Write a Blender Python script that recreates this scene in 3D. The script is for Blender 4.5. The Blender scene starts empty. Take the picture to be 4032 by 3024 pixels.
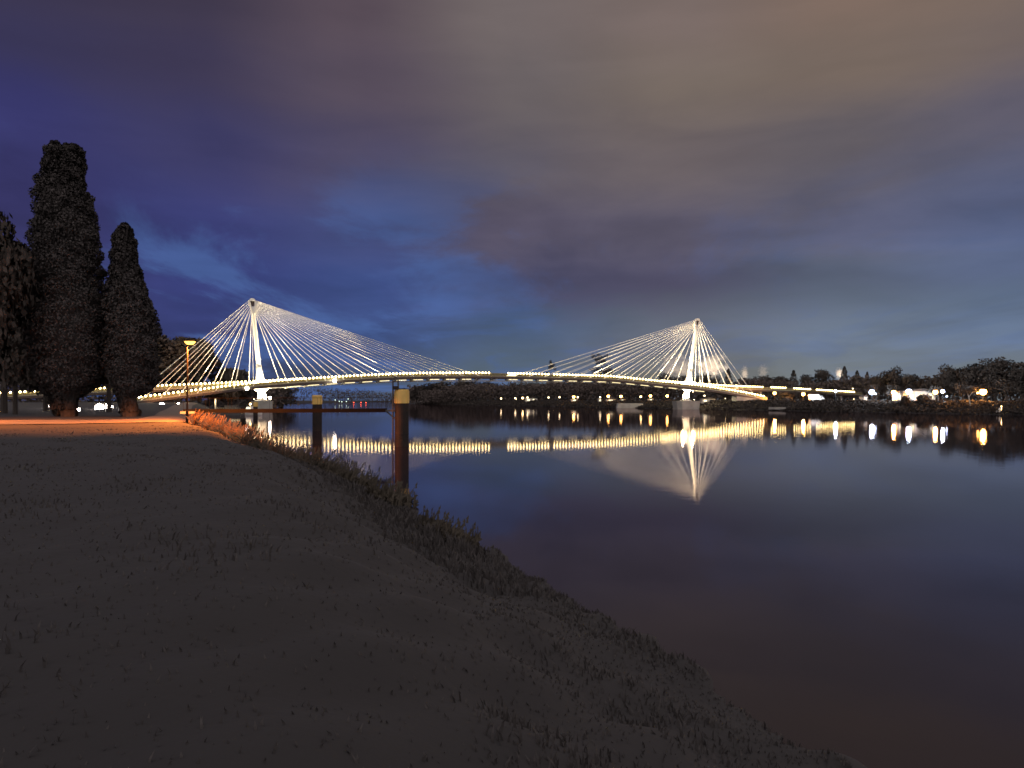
import bpy, math, random
import numpy as np
from mathutils import Vector, Matrix, noise as mnoise
R = math.radians
PI = math.pi
SC = bpy.context.scene
COL = SC.collection
random.seed(7)

# ---------------------------------------------------------------- camera numbers
F, CX, HY, H = 3100.0, 2016.0, 1577.0, 3.85       # focal length and horizon in photo pixels, eye height in metres
def at(x, y, Y):
    """point in the world that stands Y metres in front of the photographer and shows at photo pixel x, y"""
    return Vector(((x - CX) / F * Y, Y, H - (y - HY) / F * Y))
def px(p):
    return CX + F * p[0] / p[1]
def interp(tab, x):
    if x <= tab[0][0]:
        (a, b), (c, d) = tab[0], tab[1]
        return b + (x - a) * (d - b) / (c - a)
    for (a, b), (c, d) in zip(tab, tab[1:]):
        if x <= c:
            return b + (x - a) * (d - b) / (c - a)
    (a, b), (c, d) = tab[-2], tab[-1]
    return d + (x - c) * (d - b) / (c - a)

# ---------------------------------------------------------------- helpers
class MB:
    """collects shapes, build() links them as ONE mesh object"""
    def __init__(s): s.v = []; s.f = []
    def add(s, vs, fs):
        o = len(s.v); s.v += [tuple(v) for v in vs]; s.f += [tuple(o + i for i in q) for q in fs]
    def box(s, c, d, rz=0.0, taper=1.0):
        c = Vector(c); M = Matrix.Rotation(rz, 3, 'Z'); vs = []
        for z in (-.5, .5):
            t = taper if z > 0 else 1.0
            for x, y in ((-.5, -.5), (.5, -.5), (.5, .5), (-.5, .5)):
                vs.append(c + M @ Vector((x * d[0] * t, y * d[1] * t, z * d[2])))
        s.add(vs, [(3, 2, 1, 0), (4, 5, 6, 7), (0, 1, 5, 4), (1, 2, 6, 5), (2, 3, 7, 6), (3, 0, 4, 7)])
    def tube(s, pts, rad, seg=8, cap=True):
        pts = [Vector(p) for p in pts]; n = len(pts)
        if not hasattr(rad, '__len__'): rad = [rad] * n
        vs = []; fs = []
        for i, p in enumerate(pts):
            t = (pts[min(i + 1, n - 1)] - pts[max(i - 1, 0)]).normalized()
            a = Vector((0, 0, 1)) if abs(t.z) < .95 else Vector((0, 1, 0))
            e = t.cross(a).normalized(); g = t.cross(e)
            for k in range(seg):
                w = 2 * PI * k / seg
                vs.append(p + (e * math.cos(w) + g * math.sin(w)) * rad[i])
        for i in range(n - 1):
            for k in range(seg):
                fs.append((i * seg + k, i * seg + (k + 1) % seg, (i + 1) * seg + (k + 1) % seg, (i + 1) * seg + k))
        if cap:
            fs.append(tuple(range(seg))[::-1]); fs.append(tuple((n - 1) * seg + k for k in range(seg)))
        s.add(vs, fs)
    def lathe(s, prof, c=(0, 0, 0), seg=16, sx=1.0, sy=1.0, rz=0.0):
        """prof = [(radius, z)], rings stacked upward"""
        c = Vector(c); vs = []; fs = []; n = len(prof); M = Matrix.Rotation(rz, 3, 'Z')
        for r, z in prof:
            for k in range(seg):
                w = 2 * PI * k / seg
                vs.append(c + M @ Vector((r * sx * math.cos(w), r * sy * math.sin(w), z)))
        for i in range(n - 1):
            for k in range(seg):
                fs.append((i * seg + k, i * seg + (k + 1) % seg, (i + 1) * seg + (k + 1) % seg, (i + 1) * seg + k))
        fs.append(tuple(range(seg))[::-1]); fs.append(tuple((n - 1) * seg + k for k in range(seg)))
        s.add(vs, fs)
    def ball(s, c, r, seg=10, rings=6, sz=1.0):
        s.lathe([(max(.02, math.sin(PI * i / rings)) * r, -math.cos(PI * i / rings) * r * sz) for i in range(rings + 1)], c, seg)
    def prism(s, poly, off):
        """planar polygon (3-D points) thickened by the vector off"""
        poly = [Vector(p) for p in poly]; off = Vector(off); n = len(poly)
        fs = [tuple(range(n))[::-1], tuple(range(n, 2 * n))] + [(i, (i + 1) % n, n + (i + 1) % n, n + i) for i in range(n)]
        s.add(poly + [p + off for p in poly], fs)
    def beam(s, a, b, w, hgt):
        """rectangular bar from a to b"""
        a = Vector(a); b = Vector(b); t = (b - a).normalized()
        e = t.cross(Vector((0, 0, 1)))
        e = Vector((1, 0, 0)) if e.length < 1e-3 else e.normalized()
        g = e.cross(t)
        vs = [p + e * x * w / 2 + g * z * hgt / 2 for p in (a, b) for x, z in ((-1, -1), (1, -1), (1, 1), (-1, 1))]
        s.add(vs, [(3, 2, 1, 0), (4, 5, 6, 7), (0, 1, 5, 4), (1, 2, 6, 5), (2, 3, 7, 6), (3, 0, 4, 7)])
    def ribbon(s, secs):
        """loft through equal-length closed cross-sections"""
        n = len(secs[0]); vs = [p for q in secs for p in q]; fs = []
        for i in range(len(secs) - 1):
            for k in range(n):
                fs.append((i * n + k, i * n + (k + 1) % n, (i + 1) * n + (k + 1) % n, (i + 1) * n + k))
        fs.append(tuple(range(n))[::-1]); fs.append(tuple((len(secs) - 1) * n + k for k in range(n)))
        s.add(vs, fs)
    def mesh(s, name, mat, origin=(0, 0, 0), smooth=False):
        me = bpy.data.meshes.new(name); o = Vector(origin)
        me.from_pydata([tuple(Vector(v) - o) for v in s.v], [], s.f)
        if mat: me.materials.append(mat)
        if smooth:
            for p in me.polygons: p.use_smooth = True
        me.update(); return me
    def build(s, name, mat, parent=None, smooth=False, loc=None):
        """vertices are given in world space; a parented part is stored relative to its parent"""
        org = Vector(loc) if loc is not None else (wloc(parent) if parent else Vector((0, 0, 0)))
        o = bpy.data.objects.new(name, s.mesh(name, mat, org, smooth)); COL.objects.link(o)
        if parent:
            o.parent = parent; o.location = org - wloc(parent)
        else:
            o.location = org
        return o
def wloc(o):
    v = Vector((0, 0, 0))
    while o is not None:
        v += o.location; o = o.parent
    return v
def tag(o, label=None, cat=None, group=None, kind=None):
    if label: o['label'] = label
    if cat: o['category'] = cat
    if group: o['group'] = group
    if kind: o['kind'] = kind
    return o
def thing(name, loc, label, cat, group=None):
    o = bpy.data.objects.new(name, None); COL.objects.link(o); o.location = loc; o.empty_display_size = .5
    return tag(o, label, cat, group)
def inst(src, name=None, parent=None, loc=(0, 0, 0), rz=0.0, sc=(1, 1, 1)):
    o = src.copy(); COL.objects.link(o); o.parent = parent; o.location = loc; o.rotation_euler = (0, 0, rz); o.scale = sc
    return o
def copy_tree(o, loc=None, rz=None, sc=None, label=None, parent=None):
    c = o.copy(); COL.objects.link(c)
    if parent is not None: c.parent = parent
    if loc is not None: c.location = loc
    if rz is not None: c.rotation_euler = (0, 0, rz)
    if sc is not None: c.scale = sc
    if label: c['label'] = label
    for ch in list(o.children): copy_tree(ch, parent=c)
    return c

# ---------------------------------------------------------------- materials
def srgb(r, g, b):
    f = lambda c: (c / 255 / 12.92) if c / 255 <= .04045 else ((c / 255 + .055) / 1.055) ** 2.4
    return (f(r), f(g), f(b), 1.0)
def mat(name, col, rough=.7, metal=0.0, var=.25, scale=2.0, bump=0.0, bscale=20.0, col2=None):
    m = bpy.data.materials.new(name); m.use_nodes = True; N = m.node_tree.nodes; L = m.node_tree.links
    b = N['Principled BSDF']; b.inputs['Roughness'].default_value = rough; b.inputs['Metallic'].default_value = metal
    tc = N.new('ShaderNodeTexCoord'); nz = N.new('ShaderNodeTexNoise'); nz.inputs['Scale'].default_value = scale; nz.inputs['Detail'].default_value = 6
    L.new(tc.outputs['Object'], nz.inputs['Vector'])
    rp = N.new('ShaderNodeValToRGB'); rp.color_ramp.elements[0].position = .3; rp.color_ramp.elements[1].position = .7
    c2 = col2 or tuple(c * (1 + var) for c in col); c1 = col if col2 else tuple(c * (1 - var) for c in col)
    rp.color_ramp.elements[0].color = (*c1[:3], 1); rp.color_ramp.elements[1].color = (*c2[:3], 1)
    L.new(nz.outputs['Fac'], rp.inputs['Fac']); L.new(rp.outputs['Color'], b.inputs['Base Color'])
    if bump:
        n2 = N.new('ShaderNodeTexNoise'); n2.inputs['Scale'].default_value = bscale; n2.inputs['Detail'].default_value = 5
        L.new(tc.outputs['Object'], n2.inputs['Vector'])
        bp = N.new('ShaderNodeBump'); bp.inputs['Strength'].default_value = bump; bp.inputs['Distance'].default_value = .1
        L.new(n2.outputs['Fac'], bp.inputs['Height']); L.new(bp.outputs['Normal'], b.inputs['Normal'])
    return m
def glow(name, col, strength):
    m = bpy.data.materials.new(name); m.use_nodes = True; N = m.node_tree.nodes; L = m.node_tree.links
    N.clear(); o = N.new('ShaderNodeOutputMaterial'); e = N.new('ShaderNodeEmission')
    e.inputs['Color'].default_value = (*col, 1); e.inputs['Strength'].default_value = strength
    L.new(e.outputs[0], o.inputs['Surface']); return m
def leafmat(name, col, col2):
    m = mat(name, col, .65, scale=.6, col2=col2); N = m.node_tree.nodes; L = m.node_tree.links
    b = N['Principled BSDF']; b.inputs['Specular IOR Level'].default_value = .03
    out = N['Material Output']; tr = N.new('ShaderNodeBsdfTranslucent'); mx = N.new('ShaderNodeMixShader'); mx.inputs[0].default_value = .12
    if not any(w in name for w in ('blades', 'reed', 'hedge', 'brush')):
        tc = [n for n in N if n.type == 'TEX_COORD'][0]; sc = N.new('ShaderNodeVectorMath'); sc.operation = 'MULTIPLY'; sc.inputs[1].default_value = (1, 1, .12)
        L.new(tc.outputs['Object'], sc.inputs[0]); nm = N.new('ShaderNodeVectorMath'); nm.operation = 'NORMALIZE'; L.new(sc.outputs[0], nm.inputs[0])
        tf = N.new('ShaderNodeVectorTransform'); tf.vector_type = 'NORMAL'; tf.convert_from = 'OBJECT'; tf.convert_to = 'WORLD'; L.new(nm.outputs[0], tf.inputs[0])
        L.new(tf.outputs[0], b.inputs['Normal'])
    rp = [n for n in N if n.type == 'VALTORGB'][0]
    L.new(rp.outputs['Color'], tr.inputs['Color']); L.new(b.outputs[0], mx.inputs[1]); L.new(tr.outputs[0], mx.inputs[2]); L.new(mx.outputs[0], out.inputs['Surface'])
    return m
M = dict(
    white=mat('white_painted_steel', (.78, .77, .72), .45, 0, .06, .5),
    cable=mat('galvanised_cable', (.75, .75, .74), .5, 0, .05),
    deck=mat('dark_deck_steel', (.085, .06, .05), .6, 0, .2),
    infill=mat('rail_mesh', (.17, .145, .055), .6, 0, .2, 1.5),
    rail=mat('rail_steel', (.34, .31, .22), .45, 0, .1),
    concrete=mat('pier_concrete', (.33, .32, .29), .85, 0, .2, .35, .3, 3),
    pile=mat('rusty_pile_steel', (.009, .008, .008), .9, 0, .3, 1.6, .4, 4, col2=(.028, .016, .012)),
    cap=mat('ochre_painted_cap', (.75, .50, .14), .6, 0, .1, 1.5),
    dark=mat('dark_painted_metal', (.07, .065, .065), .5, 0, .15),
    black=mat('tarred_steel', (.008, .007, .007), .8, 0, .15),
    pole=mat('lamp_pole_paint', (.012, .011, .011), .5, 0, .15),
    bark=mat('bark', (.045, .036, .03), .9, 0, .3, 3, .5, 8),
    leaf=leafmat('dark_leaves', (.045, .042, .038), (.07, .062, .052)),
    pop=leafmat('poplar_leaves', (.085, .077, .075), (.092, .083, .08)),
    hedge=leafmat('hedge_leaves', (.10, .085, .078), (.13, .108, .098)),
    brush=leafmat('brush_leaves', (.05, .045, .042), (.075, .065, .058)),
    farleaf=leafmat('far_leaves', (.095, .085, .075), (.125, .108, .095)),
    grassm=leafmat('grass_blades', (.068, .063, .062), (.076, .070, .067)),
    reedm=leafmat('reed_leaves', (.085, .075, .06), (.11, .095, .075)),
    litreed=leafmat('lit_reed_leaves', (.36, .24, .13), (.48, .32, .18)),  # reed copy with the street lamp's glow put into its paler colour
    wall=mat('pale_render', (.6, .57, .5), .8, 0, .1),
    roof=mat('dark_roof', (.08, .07, .065), .8, 0, .2),
    tyre=mat('tyre_rubber', (.03, .03, .03), .8),
    glass=mat('dark_window_glass', (.03, .035, .04), .1),
    tent=mat('white_canvas', (.75, .74, .70), .8, 0, .05),
    redp=mat('red_buoy_paint', (.4, .04, .03), .5),
    l_rail=glow('rail_light', (1.0, .74, .30), 24.0),
    l_tube=glow('tube_light', (1.0, .82, .44), 2.6),
    l_flood=glow('flood_lens', (1.0, .86, .55), 40.0),
    l_under=glow('underside_light', (1.0, .93, .75), 40.0),
    l_sod=glow('sodium_lantern', (1.0, .46, .08), 5.0),
    l_orange=glow('orange_globe', (1.0, .46, .10), 36.0),
    l_warm=glow('warm_globe', (1.0, .66, .26), 18.0),
    l_small=glow('small_warm_globe', (1.0, .76, .42), 9.0),
    l_cool=glow('cool_globe', (.58, .70, 1.0), 36.0),
    l_red=glow('red_light', (1.0, .10, .05), 9.0),
    l_green=glow('pale_green_light', (.8, 1.0, .85), 3.5),
    l_window=glow('lit_window', (1.0, .85, .55), 2.2),
    l_ground=glow('ground_flood', (1.0, .86, .72), 70.0),
)

for k_ in ('black', 'pole'): M[k_].node_tree.nodes['Principled BSDF'].inputs['Specular IOR Level'].default_value = .05

for k_ in M:
    if k_.startswith('l_') and k_ not in ('l_under', 'l_sod'): M[k_].cycles.emission_sampling = 'NONE'

# ---------------------------------------------------------------- sky
def make_world():
    w = bpy.data.worlds.new('World'); SC.world = w; w.use_nodes = True
    N = w.node_tree.nodes; L = w.node_tree.links; N.clear()
    out = N.new('ShaderNodeOutputWorld'); bg = N.new('ShaderNodeBackground'); L.new(bg.outputs[0], out.inputs[0])
    tc = N.new('ShaderNodeTexCoord'); sep = N.new('ShaderNodeSeparateXYZ'); L.new(tc.outputs['Generated'], sep.inputs[0])
    def math_(op, a, b=None, c=None):
        n = N.new('ShaderNodeMath'); n.operation = op
        for i, v in enumerate((a, b, c)):
            if v is None: continue
            if isinstance(v, (int, float)): n.inputs[i].default_value = v
            else: L.new(v, n.inputs[i])
        return n.outputs[0]
    def noise(vec, scale, detail, rough=.55, dist=0.0):
        n = N.new('ShaderNodeTexNoise'); n.inputs['Scale'].default_value = scale; n.inputs['Detail'].default_value = detail
        n.inputs['Roughness'].default_value = rough; n.inputs['Distortion'].default_value = dist; L.new(vec, n.inputs['Vector']); return n.outputs['Fac']
    def mapping(sc, off=(0, 0, 0), src=None):
        n = N.new('ShaderNodeMapping'); n.inputs['Scale'].default_value = sc; n.inputs['Location'].default_value = off
        L.new(src or tc.outputs['Generated'], n.inputs['Vector']); return n.outputs[0]
    X, Y, Z = sep.outputs
    # cloud-layer coordinates: the direction projected on a flat cloud deck
    zc = math_('ADD', math_('MAXIMUM', Z, 0.0), .09)
    cl = N.new('ShaderNodeCombineXYZ'); L.new(math_('DIVIDE', X, zc), cl.inputs[0]); L.new(math_('DIVIDE', Y, zc), cl.inputs[1])
    nA = noise(mapping((1.9, 1.0, 1), (3.1, 7.7, 0), cl.outputs[0]), .55, 8, .56, .6)
    nB = noise(mapping((2.0, 2.0, 9.0), (1.3, 0, 2.4)), 2.2, 6, .5, .3)
    nC = noise(mapping((1, 1, 3.2), (5.3, 1.9, .4)), 2.6, 3, .5)
    az = math_('ARCTAN2', X, Y); el = math_('ARCSINE', Z)
    deg = 180 / PI
    azd = math_('ADD', math_('MULTIPLY', az, deg), math_('MULTIPLY', math_('SUBTRACT', nC, .5), 7.0))
    eld = math_('ADD', math_('MULTIPLY', el, deg), math_('ADD', math_('MULTIPLY', math_('SUBTRACT', nA, .5), 4.5), math_('MULTIPLY', math_('SUBTRACT', nB, .5), 2.6)))
    fac = math_('MULTIPLY_ADD', azd, 1 / 120, .5)
    AZ = (-33, -22, -11, 0, 12, 23, 33)
    bands = [
        (1.0, [(56, 56, 84), (56, 62, 98), (68, 82, 110), (90, 104, 118), (116, 116, 114), (114, 121, 125), (110, 118, 124)]),
        (5.0, [(54, 54, 92), (53, 60, 108), (60, 77, 124), (76, 93, 122), (100, 106, 120), (104, 116, 134), (102, 118, 144)]),
        (8.5, [(54, 54, 96), (55, 62, 116), (62, 78, 130), (72, 72, 98), (79, 77, 99), (88, 96, 116), (90, 102, 132)]),
        (12.0, [(56, 55, 102), (58, 62, 114), (66, 74, 118), (86, 81, 100), (88, 84, 101), (92, 91, 108), (90, 95, 120)]),
        (17.0, [(56, 56, 106), (60, 59, 98), (77, 72, 97), (95, 89, 98), (102, 93, 96), (98, 92, 98), (96, 92, 106)]),
        (21.5, [(56, 53, 84), (61, 56, 82), (86, 76, 90), (104, 96, 98), (116, 104, 97), (116, 102, 94), (112, 99, 95)]),
        (26.0, [(57, 51, 70), (63, 56, 74), (88, 76, 86), (112, 102, 102), (118, 104, 100), (124, 105, 95), (120, 103, 93)]),
        (50.0, [(50, 46, 54), (54, 48, 58), (70, 60, 66), (80, 72, 72), (84, 75, 72), (84, 74, 70), (80, 72, 68)]),
    ]
    cur = None
    for i, (e, cols) in enumerate(bands):
        r = N.new('ShaderNodeValToRGB'); r.color_ramp.interpolation = 'EASE'; es = r.color_ramp.elements
        while len(es) < len(AZ): es.new(.5)
        for k, (a, c) in enumerate(zip(AZ, cols)):
            es[k].position = a / 120 + .5; es[k].color = srgb(*c)
        L.new(fac, r.inputs[0])
        if cur is None: cur = r.outputs[0]; continue
        mr = N.new('ShaderNodeMapRange'); mr.interpolation_type = 'SMOOTHSTEP'
        mr.inputs[1].default_value = bands[i - 1][0]; mr.inputs[2].default_value = e; L.new(eld, mr.inputs[0])
        mx = N.new('ShaderNodeMix'); mx.data_type = 'RGBA'; L.new(mr.outputs[0], mx.inputs[0]); L.new(cur, mx.inputs[6]); L.new(r.outputs[0], mx.inputs[7]); cur = mx.outputs[2]
    gp = N.new('ShaderNodeMapRange'); gp.interpolation_type = 'SMOOTHSTEP'; gp.inputs[1].default_value = .45; gp.inputs[2].default_value = .60; gp.inputs[4].default_value = .72
    nD = noise(mapping((1.5, .8, 1), (8.2, 2.6, 0), cl.outputs[0]), .6, 9, .6, .5)
    L.new(nD, gp.inputs[0])
    ew = N.new('ShaderNodeMapRange'); ew.interpolation_type = 'SMOOTHSTEP'; ew.inputs[1].default_value = 19.0; ew.inputs[2].default_value = 9.0; L.new(eld, ew.inputs[0])
    aw = N.new('ShaderNodeMapRange'); aw.interpolation_type = 'SMOOTHSTEP'; aw.inputs[1].default_value = 12.0; aw.inputs[2].default_value = -12.0; aw.inputs[3].default_value = .25; L.new(azd, aw.inputs[0])
    gm = N.new('ShaderNodeMix'); gm.data_type = 'RGBA'; L.new(math_('MULTIPLY', gp.outputs[0], math_('MULTIPLY', ew.outputs[0], aw.outputs[0])), gm.inputs[0]); L.new(cur, gm.inputs[6]); gm.inputs[7].default_value = srgb(74, 100, 156); cur = gm.outputs[2]
    # soft cloud structure
    br = N.new('ShaderNodeMapRange'); br.inputs[1].default_value = .28; br.inputs[2].default_value = .72; br.inputs[3].default_value = .74; br.inputs[4].default_value = 1.32
    am = N.new('ShaderNodeMapRange'); am.inputs[1].default_value = 12.0; am.inputs[2].default_value = 20.0; am.inputs[3].default_value = 1.1; am.inputs[4].default_value = .55; L.new(eld, am.inputs[0])
    L.new(math_('ADD', math_('MULTIPLY', math_('SUBTRACT', math_('MULTIPLY_ADD', nA, .5, math_('MULTIPLY', nB, .5)), .5), am.outputs[0]), .5), br.inputs[0])
    mul = N.new('ShaderNodeMix'); mul.data_type = 'RGBA'; mul.blend_type = 'MULTIPLY'; mul.inputs[0].default_value = 1.0
    L.new(cur, mul.inputs[6]); L.new(br.outputs[0], mul.inputs[7])
    # brighter sky added behind and above the camera, to lift dark ground and trees
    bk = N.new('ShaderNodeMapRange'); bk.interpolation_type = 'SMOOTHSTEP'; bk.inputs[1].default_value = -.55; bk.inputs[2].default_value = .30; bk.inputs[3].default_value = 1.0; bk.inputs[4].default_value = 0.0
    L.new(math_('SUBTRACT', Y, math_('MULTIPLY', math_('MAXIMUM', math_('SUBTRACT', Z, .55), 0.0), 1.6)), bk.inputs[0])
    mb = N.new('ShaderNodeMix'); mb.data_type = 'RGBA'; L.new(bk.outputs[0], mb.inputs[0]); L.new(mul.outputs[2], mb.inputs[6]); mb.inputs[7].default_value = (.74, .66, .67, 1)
    sky = N.new('ShaderNodeTexSky'); sky.sky_type = 'NISHITA'; sky.sun_disc = False; sky.sun_elevation = R(-4); sky.sun_rotation = R(190)
    ad = N.new('ShaderNodeMix'); ad.data_type = 'RGBA'; ad.blend_type = 'ADD'; ad.inputs[0].default_value = .05
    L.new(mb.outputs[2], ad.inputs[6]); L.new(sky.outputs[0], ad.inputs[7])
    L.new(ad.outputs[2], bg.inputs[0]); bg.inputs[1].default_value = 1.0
make_world()

# ---------------------------------------------------------------- river, banks
LEFT = [(900, -2400), (42, -100), (8.5, -12), (5.2, 0), (3.3, 8.3), (2.1, 12.2), (1.1, 15), (0, 17.9), (-2.6, 25), (-5.1, 31.6), (-11.6, 44.5), (-19.0, 60), (-24.2, 72), (-36, 105), (-103, 276), (-211, 555), (-290, 900), (-330, 1400), (-400, 3200)]
RIGHT = [(1500, -2400), (300, -200), (196, 50), (134, 202), (84, 346), (-28, 622), (-105, 850), (-170, 1200), (-235, 2000), (-395, 3200)]
def seg_dist(P, poly):
    d = np.full(len(P), 1e9)
    for a, b in zip(poly, poly[1:]):
        a = np.array(a, float); b = np.array(b, float); ab = b - a
        t = np.clip(((P - a) @ ab) / (ab @ ab), 0, 1)
        d = np.minimum(d, np.hypot(*(P - a - t[:, None] * ab).T))
    return d
def inside(P, poly):
    r = np.zeros(len(P), bool); n = len(poly)
    for i in range(n):
        x1, y1 = poly[i]; x2, y2 = poly[(i + 1) % n]
        if y1 == y2: continue
        c = ((y1 > P[:, 1]) != (y2 > P[:, 1])) & (P[:, 0] < (x2 - x1) * (P[:, 1] - y1) / (y2 - y1) + x1)
        r ^= c
    return r
RIVER = LEFT + RIGHT[::-1]
def sm(t): t = np.clip(t, 0, 1); return t * t * (3 - 2 * t)
def ground_z(P):
    P = np.asarray(P, float); dl = seg_dist(P, LEFT); dr = seg_dist(P, RIGHT); wet = inside(P, RIVER)
    x, y = P[:, 0], P[:, 1]
    nz = .5 * np.sin(x * .9 + 1.3 * np.sin(y * .31)) * np.sin(y * .53 + .7) + .35 * np.sin(x * 2.1 + y * 1.1) * np.sin(y * 1.7 - x * .6) + .2 * np.sin(x * 4.3 - y * 3.1)
    w = 7.0 + sm((y - 60) / 60) * 2
    zl = (2.2 + .9 * sm((y - 110) / 120)) * sm((dl + .6 + .45 * nz) / w) + .06 * nz * sm(dl / 3) * (1 - .7 * sm((y - 45) / 10) * (x < -24))
    zr = 3.55 * sm((dr + 1) / 15) + .12 * nz * sm(dr / 6)
    z = np.where(dl < dr, zl, zr)
    return np.where(wet, -np.minimum(1.6, np.minimum(dl, dr) * .35) + .28 * nz * np.exp(-np.minimum(dl, dr) / 1.2) * (dl < dr) + .02, z)
def gz(x, y): return float(ground_z([(x, y)])[0])

def make_ground():
    az = np.concatenate([np.linspace(-180, -44, 46, endpoint=False), np.linspace(-44, 44, 420, endpoint=False), np.linspace(44, 180, 46, endpoint=False)])
    rad = np.concatenate([[.8], np.geomspace(1.6, 7000, 260)])
    A, Rr = np.meshgrid(np.radians(az), rad)
    P = np.stack([Rr * np.sin(A), Rr * np.cos(A)], -1).reshape(-1, 2)
    z = ground_z(P); nA = len(az); nR = len(rad)
    vs = [tuple(v) for v in np.column_stack([P, z])] + [(0, 0, gz(0, 0))]
    fs = [(i * nA + k, (i + 1) * nA + k, (i + 1) * nA + (k + 1) % nA, i * nA + (k + 1) % nA) for i in range(nR - 1) for k in range(nA)]
    fs += [(len(vs) - 1, k, (k + 1) % nA) for k in range(nA)]
    m = MB(); m.add(vs, fs)
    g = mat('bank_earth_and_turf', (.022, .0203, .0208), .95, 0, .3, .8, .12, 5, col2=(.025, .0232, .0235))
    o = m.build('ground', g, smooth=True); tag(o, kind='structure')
make_ground()

def make_water():
    m = bpy.data.materials.new('river_water'); m.use_nodes = True; N = m.node_tree.nodes; L = m.node_tree.links; N.clear()
    out = N.new('ShaderNodeOutputMaterial'); df = N.new('ShaderNodeBsdfDiffuse'); gl = N.new('ShaderNodeBsdfAnisotropic'); mx = N.new('ShaderNodeMixShader')
    gl.distribution = 'BECKMANN'; df.inputs[0].default_value = (.023, .021, .025, 1); gl.inputs['Color'].default_value = (.83, .75, .77, 1)
    fr = N.new('ShaderNodeFresnel'); fr.inputs[0].default_value = 1.33
    geo = N.new('ShaderNodeNewGeometry')
    def mp(sc, rz=0.0):
        n = N.new('ShaderNodeMapping'); n.inputs['Scale'].default_value = sc; n.inputs['Rotation'].default_value = (0, 0, rz); L.new(geo.outputs['Position'], n.inputs[0]); return n.outputs[0]
    def nz(v, s, d):
        n = N.new('ShaderNodeTexNoise'); n.inputs['Scale'].default_value = s; n.inputs['Detail'].default_value = d; L.new(v, n.inputs['Vector']); return n.outputs['Fac']
    big = nz(mp((1, .45, 1), R(20)), .02, 3)
    rg = N.new('ShaderNodeMapRange'); rg.inputs[1].default_value = .35; rg.inputs[2].default_value = .68; rg.inputs[3].default_value = .042; rg.inputs[4].default_value = .066
    L.new(big, rg.inputs[0]); L.new(rg.outputs[0], gl.inputs['Roughness'])
    bp = N.new('ShaderNodeBump'); bp.inputs['Strength'].default_value = 1.0
    rip = N.new('ShaderNodeMath'); rip.operation = 'MULTIPLY'; L.new(nz(mp((1.0, .55, 1), R(15)), 1.3, 3), rip.inputs[0])
    rs = N.new('ShaderNodeMapRange'); rs.inputs[1].default_value = .4; rs.inputs[2].default_value = .7; rs.inputs[3].default_value = .0014; rs.inputs[4].default_value = .0095
    L.new(big, rs.inputs[0]); L.new(rs.outputs[0], rip.inputs[1])
    bp.inputs['Distance'].default_value = 1.0; L.new(rip.outputs[0], bp.inputs['Height']); L.new(bp.outputs[0], gl.inputs['Normal'])
    L.new(fr.outputs[0], mx.inputs[0]); L.new(df.outputs[0], mx.inputs[1]); L.new(gl.outputs[0], mx.inputs[2]); L.new(mx.outputs[0], out.inputs['Surface'])
    b = MB(); b.add([(-1500, -2300, 0), (1600, -2300, 0), (1600, 3300, 0), (-1500, 3300, 0)], [(0, 1, 2, 3)])
    tag(b.build('water', m), kind='structure')
make_water()

def make_path():
    m = MB(); nx = 60; vs = []; fs = []
    # towpath comes in from the left, passes the lamp and follows the shore
    mid = [(-95, 57), (-60, 57), (-40, 57.5), (-30.5, 61), (-30.5, 70), (-36, 84), (-48, 112), (-72, 172), (-100, 245), (-118, 290)]
    wid = [15, 15, 15, 10, 5, 4, 4, 4, 4, 4]
    P = []
    for (a, b, wa, wb) in zip(mid, mid[1:], wid, wid[1:]):
        for k in range(10):
            t = k / 10; P.append((a[0] + (b[0] - a[0]) * t, a[1] + (b[1] - a[1]) * t, wa + (wb - wa) * t))
    for i, (x, y, w) in enumerate(P):
        q = P[min(i + 1, len(P) - 1)]; p = P[max(i - 1, 0)]
        t = Vector((q[0] - p[0], q[1] - p[1], 0)).normalized(); e = Vector((-t.y, t.x, 0))
        for k in range(9):
            o = (k / 8 - .5) * w; X, Y = x + e.x * o, y + e.y * o
            vs.append((X, Y, gz(X, Y) + .05))
    n = len(P)
    fs = [(i * 9 + k, (i + 1) * 9 + k, (i + 1) * 9 + k + 1, i * 9 + k + 1) for i in range(n - 1) for k in range(8)]
    m.add(vs, fs)
    tag(m.build('path', mat('sandy_path', (.17, .13, .10), .95, 0, .2, 1.5, .3, 15), smooth=True), kind='structure')
make_path()

# ---------------------------------------------------------------- footbridge
footL = at(1032, 1577, 276); footR = at(2700, 1577, 342)
U = Vector((footR.x - footL.x, footR.y - footL.y, 0)); SPAN = U.length / 2; U.normalize(); NV = Vector((U.y, -U.x, 0))   # NV points to the photographer's side
CEN = Vector(((footL.x + footR.x) / 2, (footL.y + footR.y) / 2, 0)) - NV * 3.0
def flat(s, d): return CEN + U * s + NV * d
TAB_S = [(-420, 1569), (0, 1547), (180, 1538), (622, 1517.7), (922, 1505), (1091, 1496.6), (1297, 1483), (1542, 1471), (1700, 1468), (1915, 1467.5), (2048, 1470.5), (2396, 1479), (2662, 1504), (2842, 1518), (3096, 1527), (3307, 1540), (3455, 1549)]
TAB_C = [(300, 1592), (589, 1557), (711, 1542), (905, 1517), (1030, 1502), (1297, 1484), (1542, 1471), (1700, 1468), (1915, 1467.5), (2048, 1470.5), (2396, 1480), (2662, 1507), (2780, 1520), (2868, 1534), (2933, 1545), (3034, 1567), (3080, 1576)]
KC = 7.2e-4
def dS(s): return -1.5
def dC(s): return 1.6 + KC * s * s
def raw_z(s, d, tab):
    p = flat(s, d); return H - (interp(tab, px(p)) - HY) / F * p.y - 1.25
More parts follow.
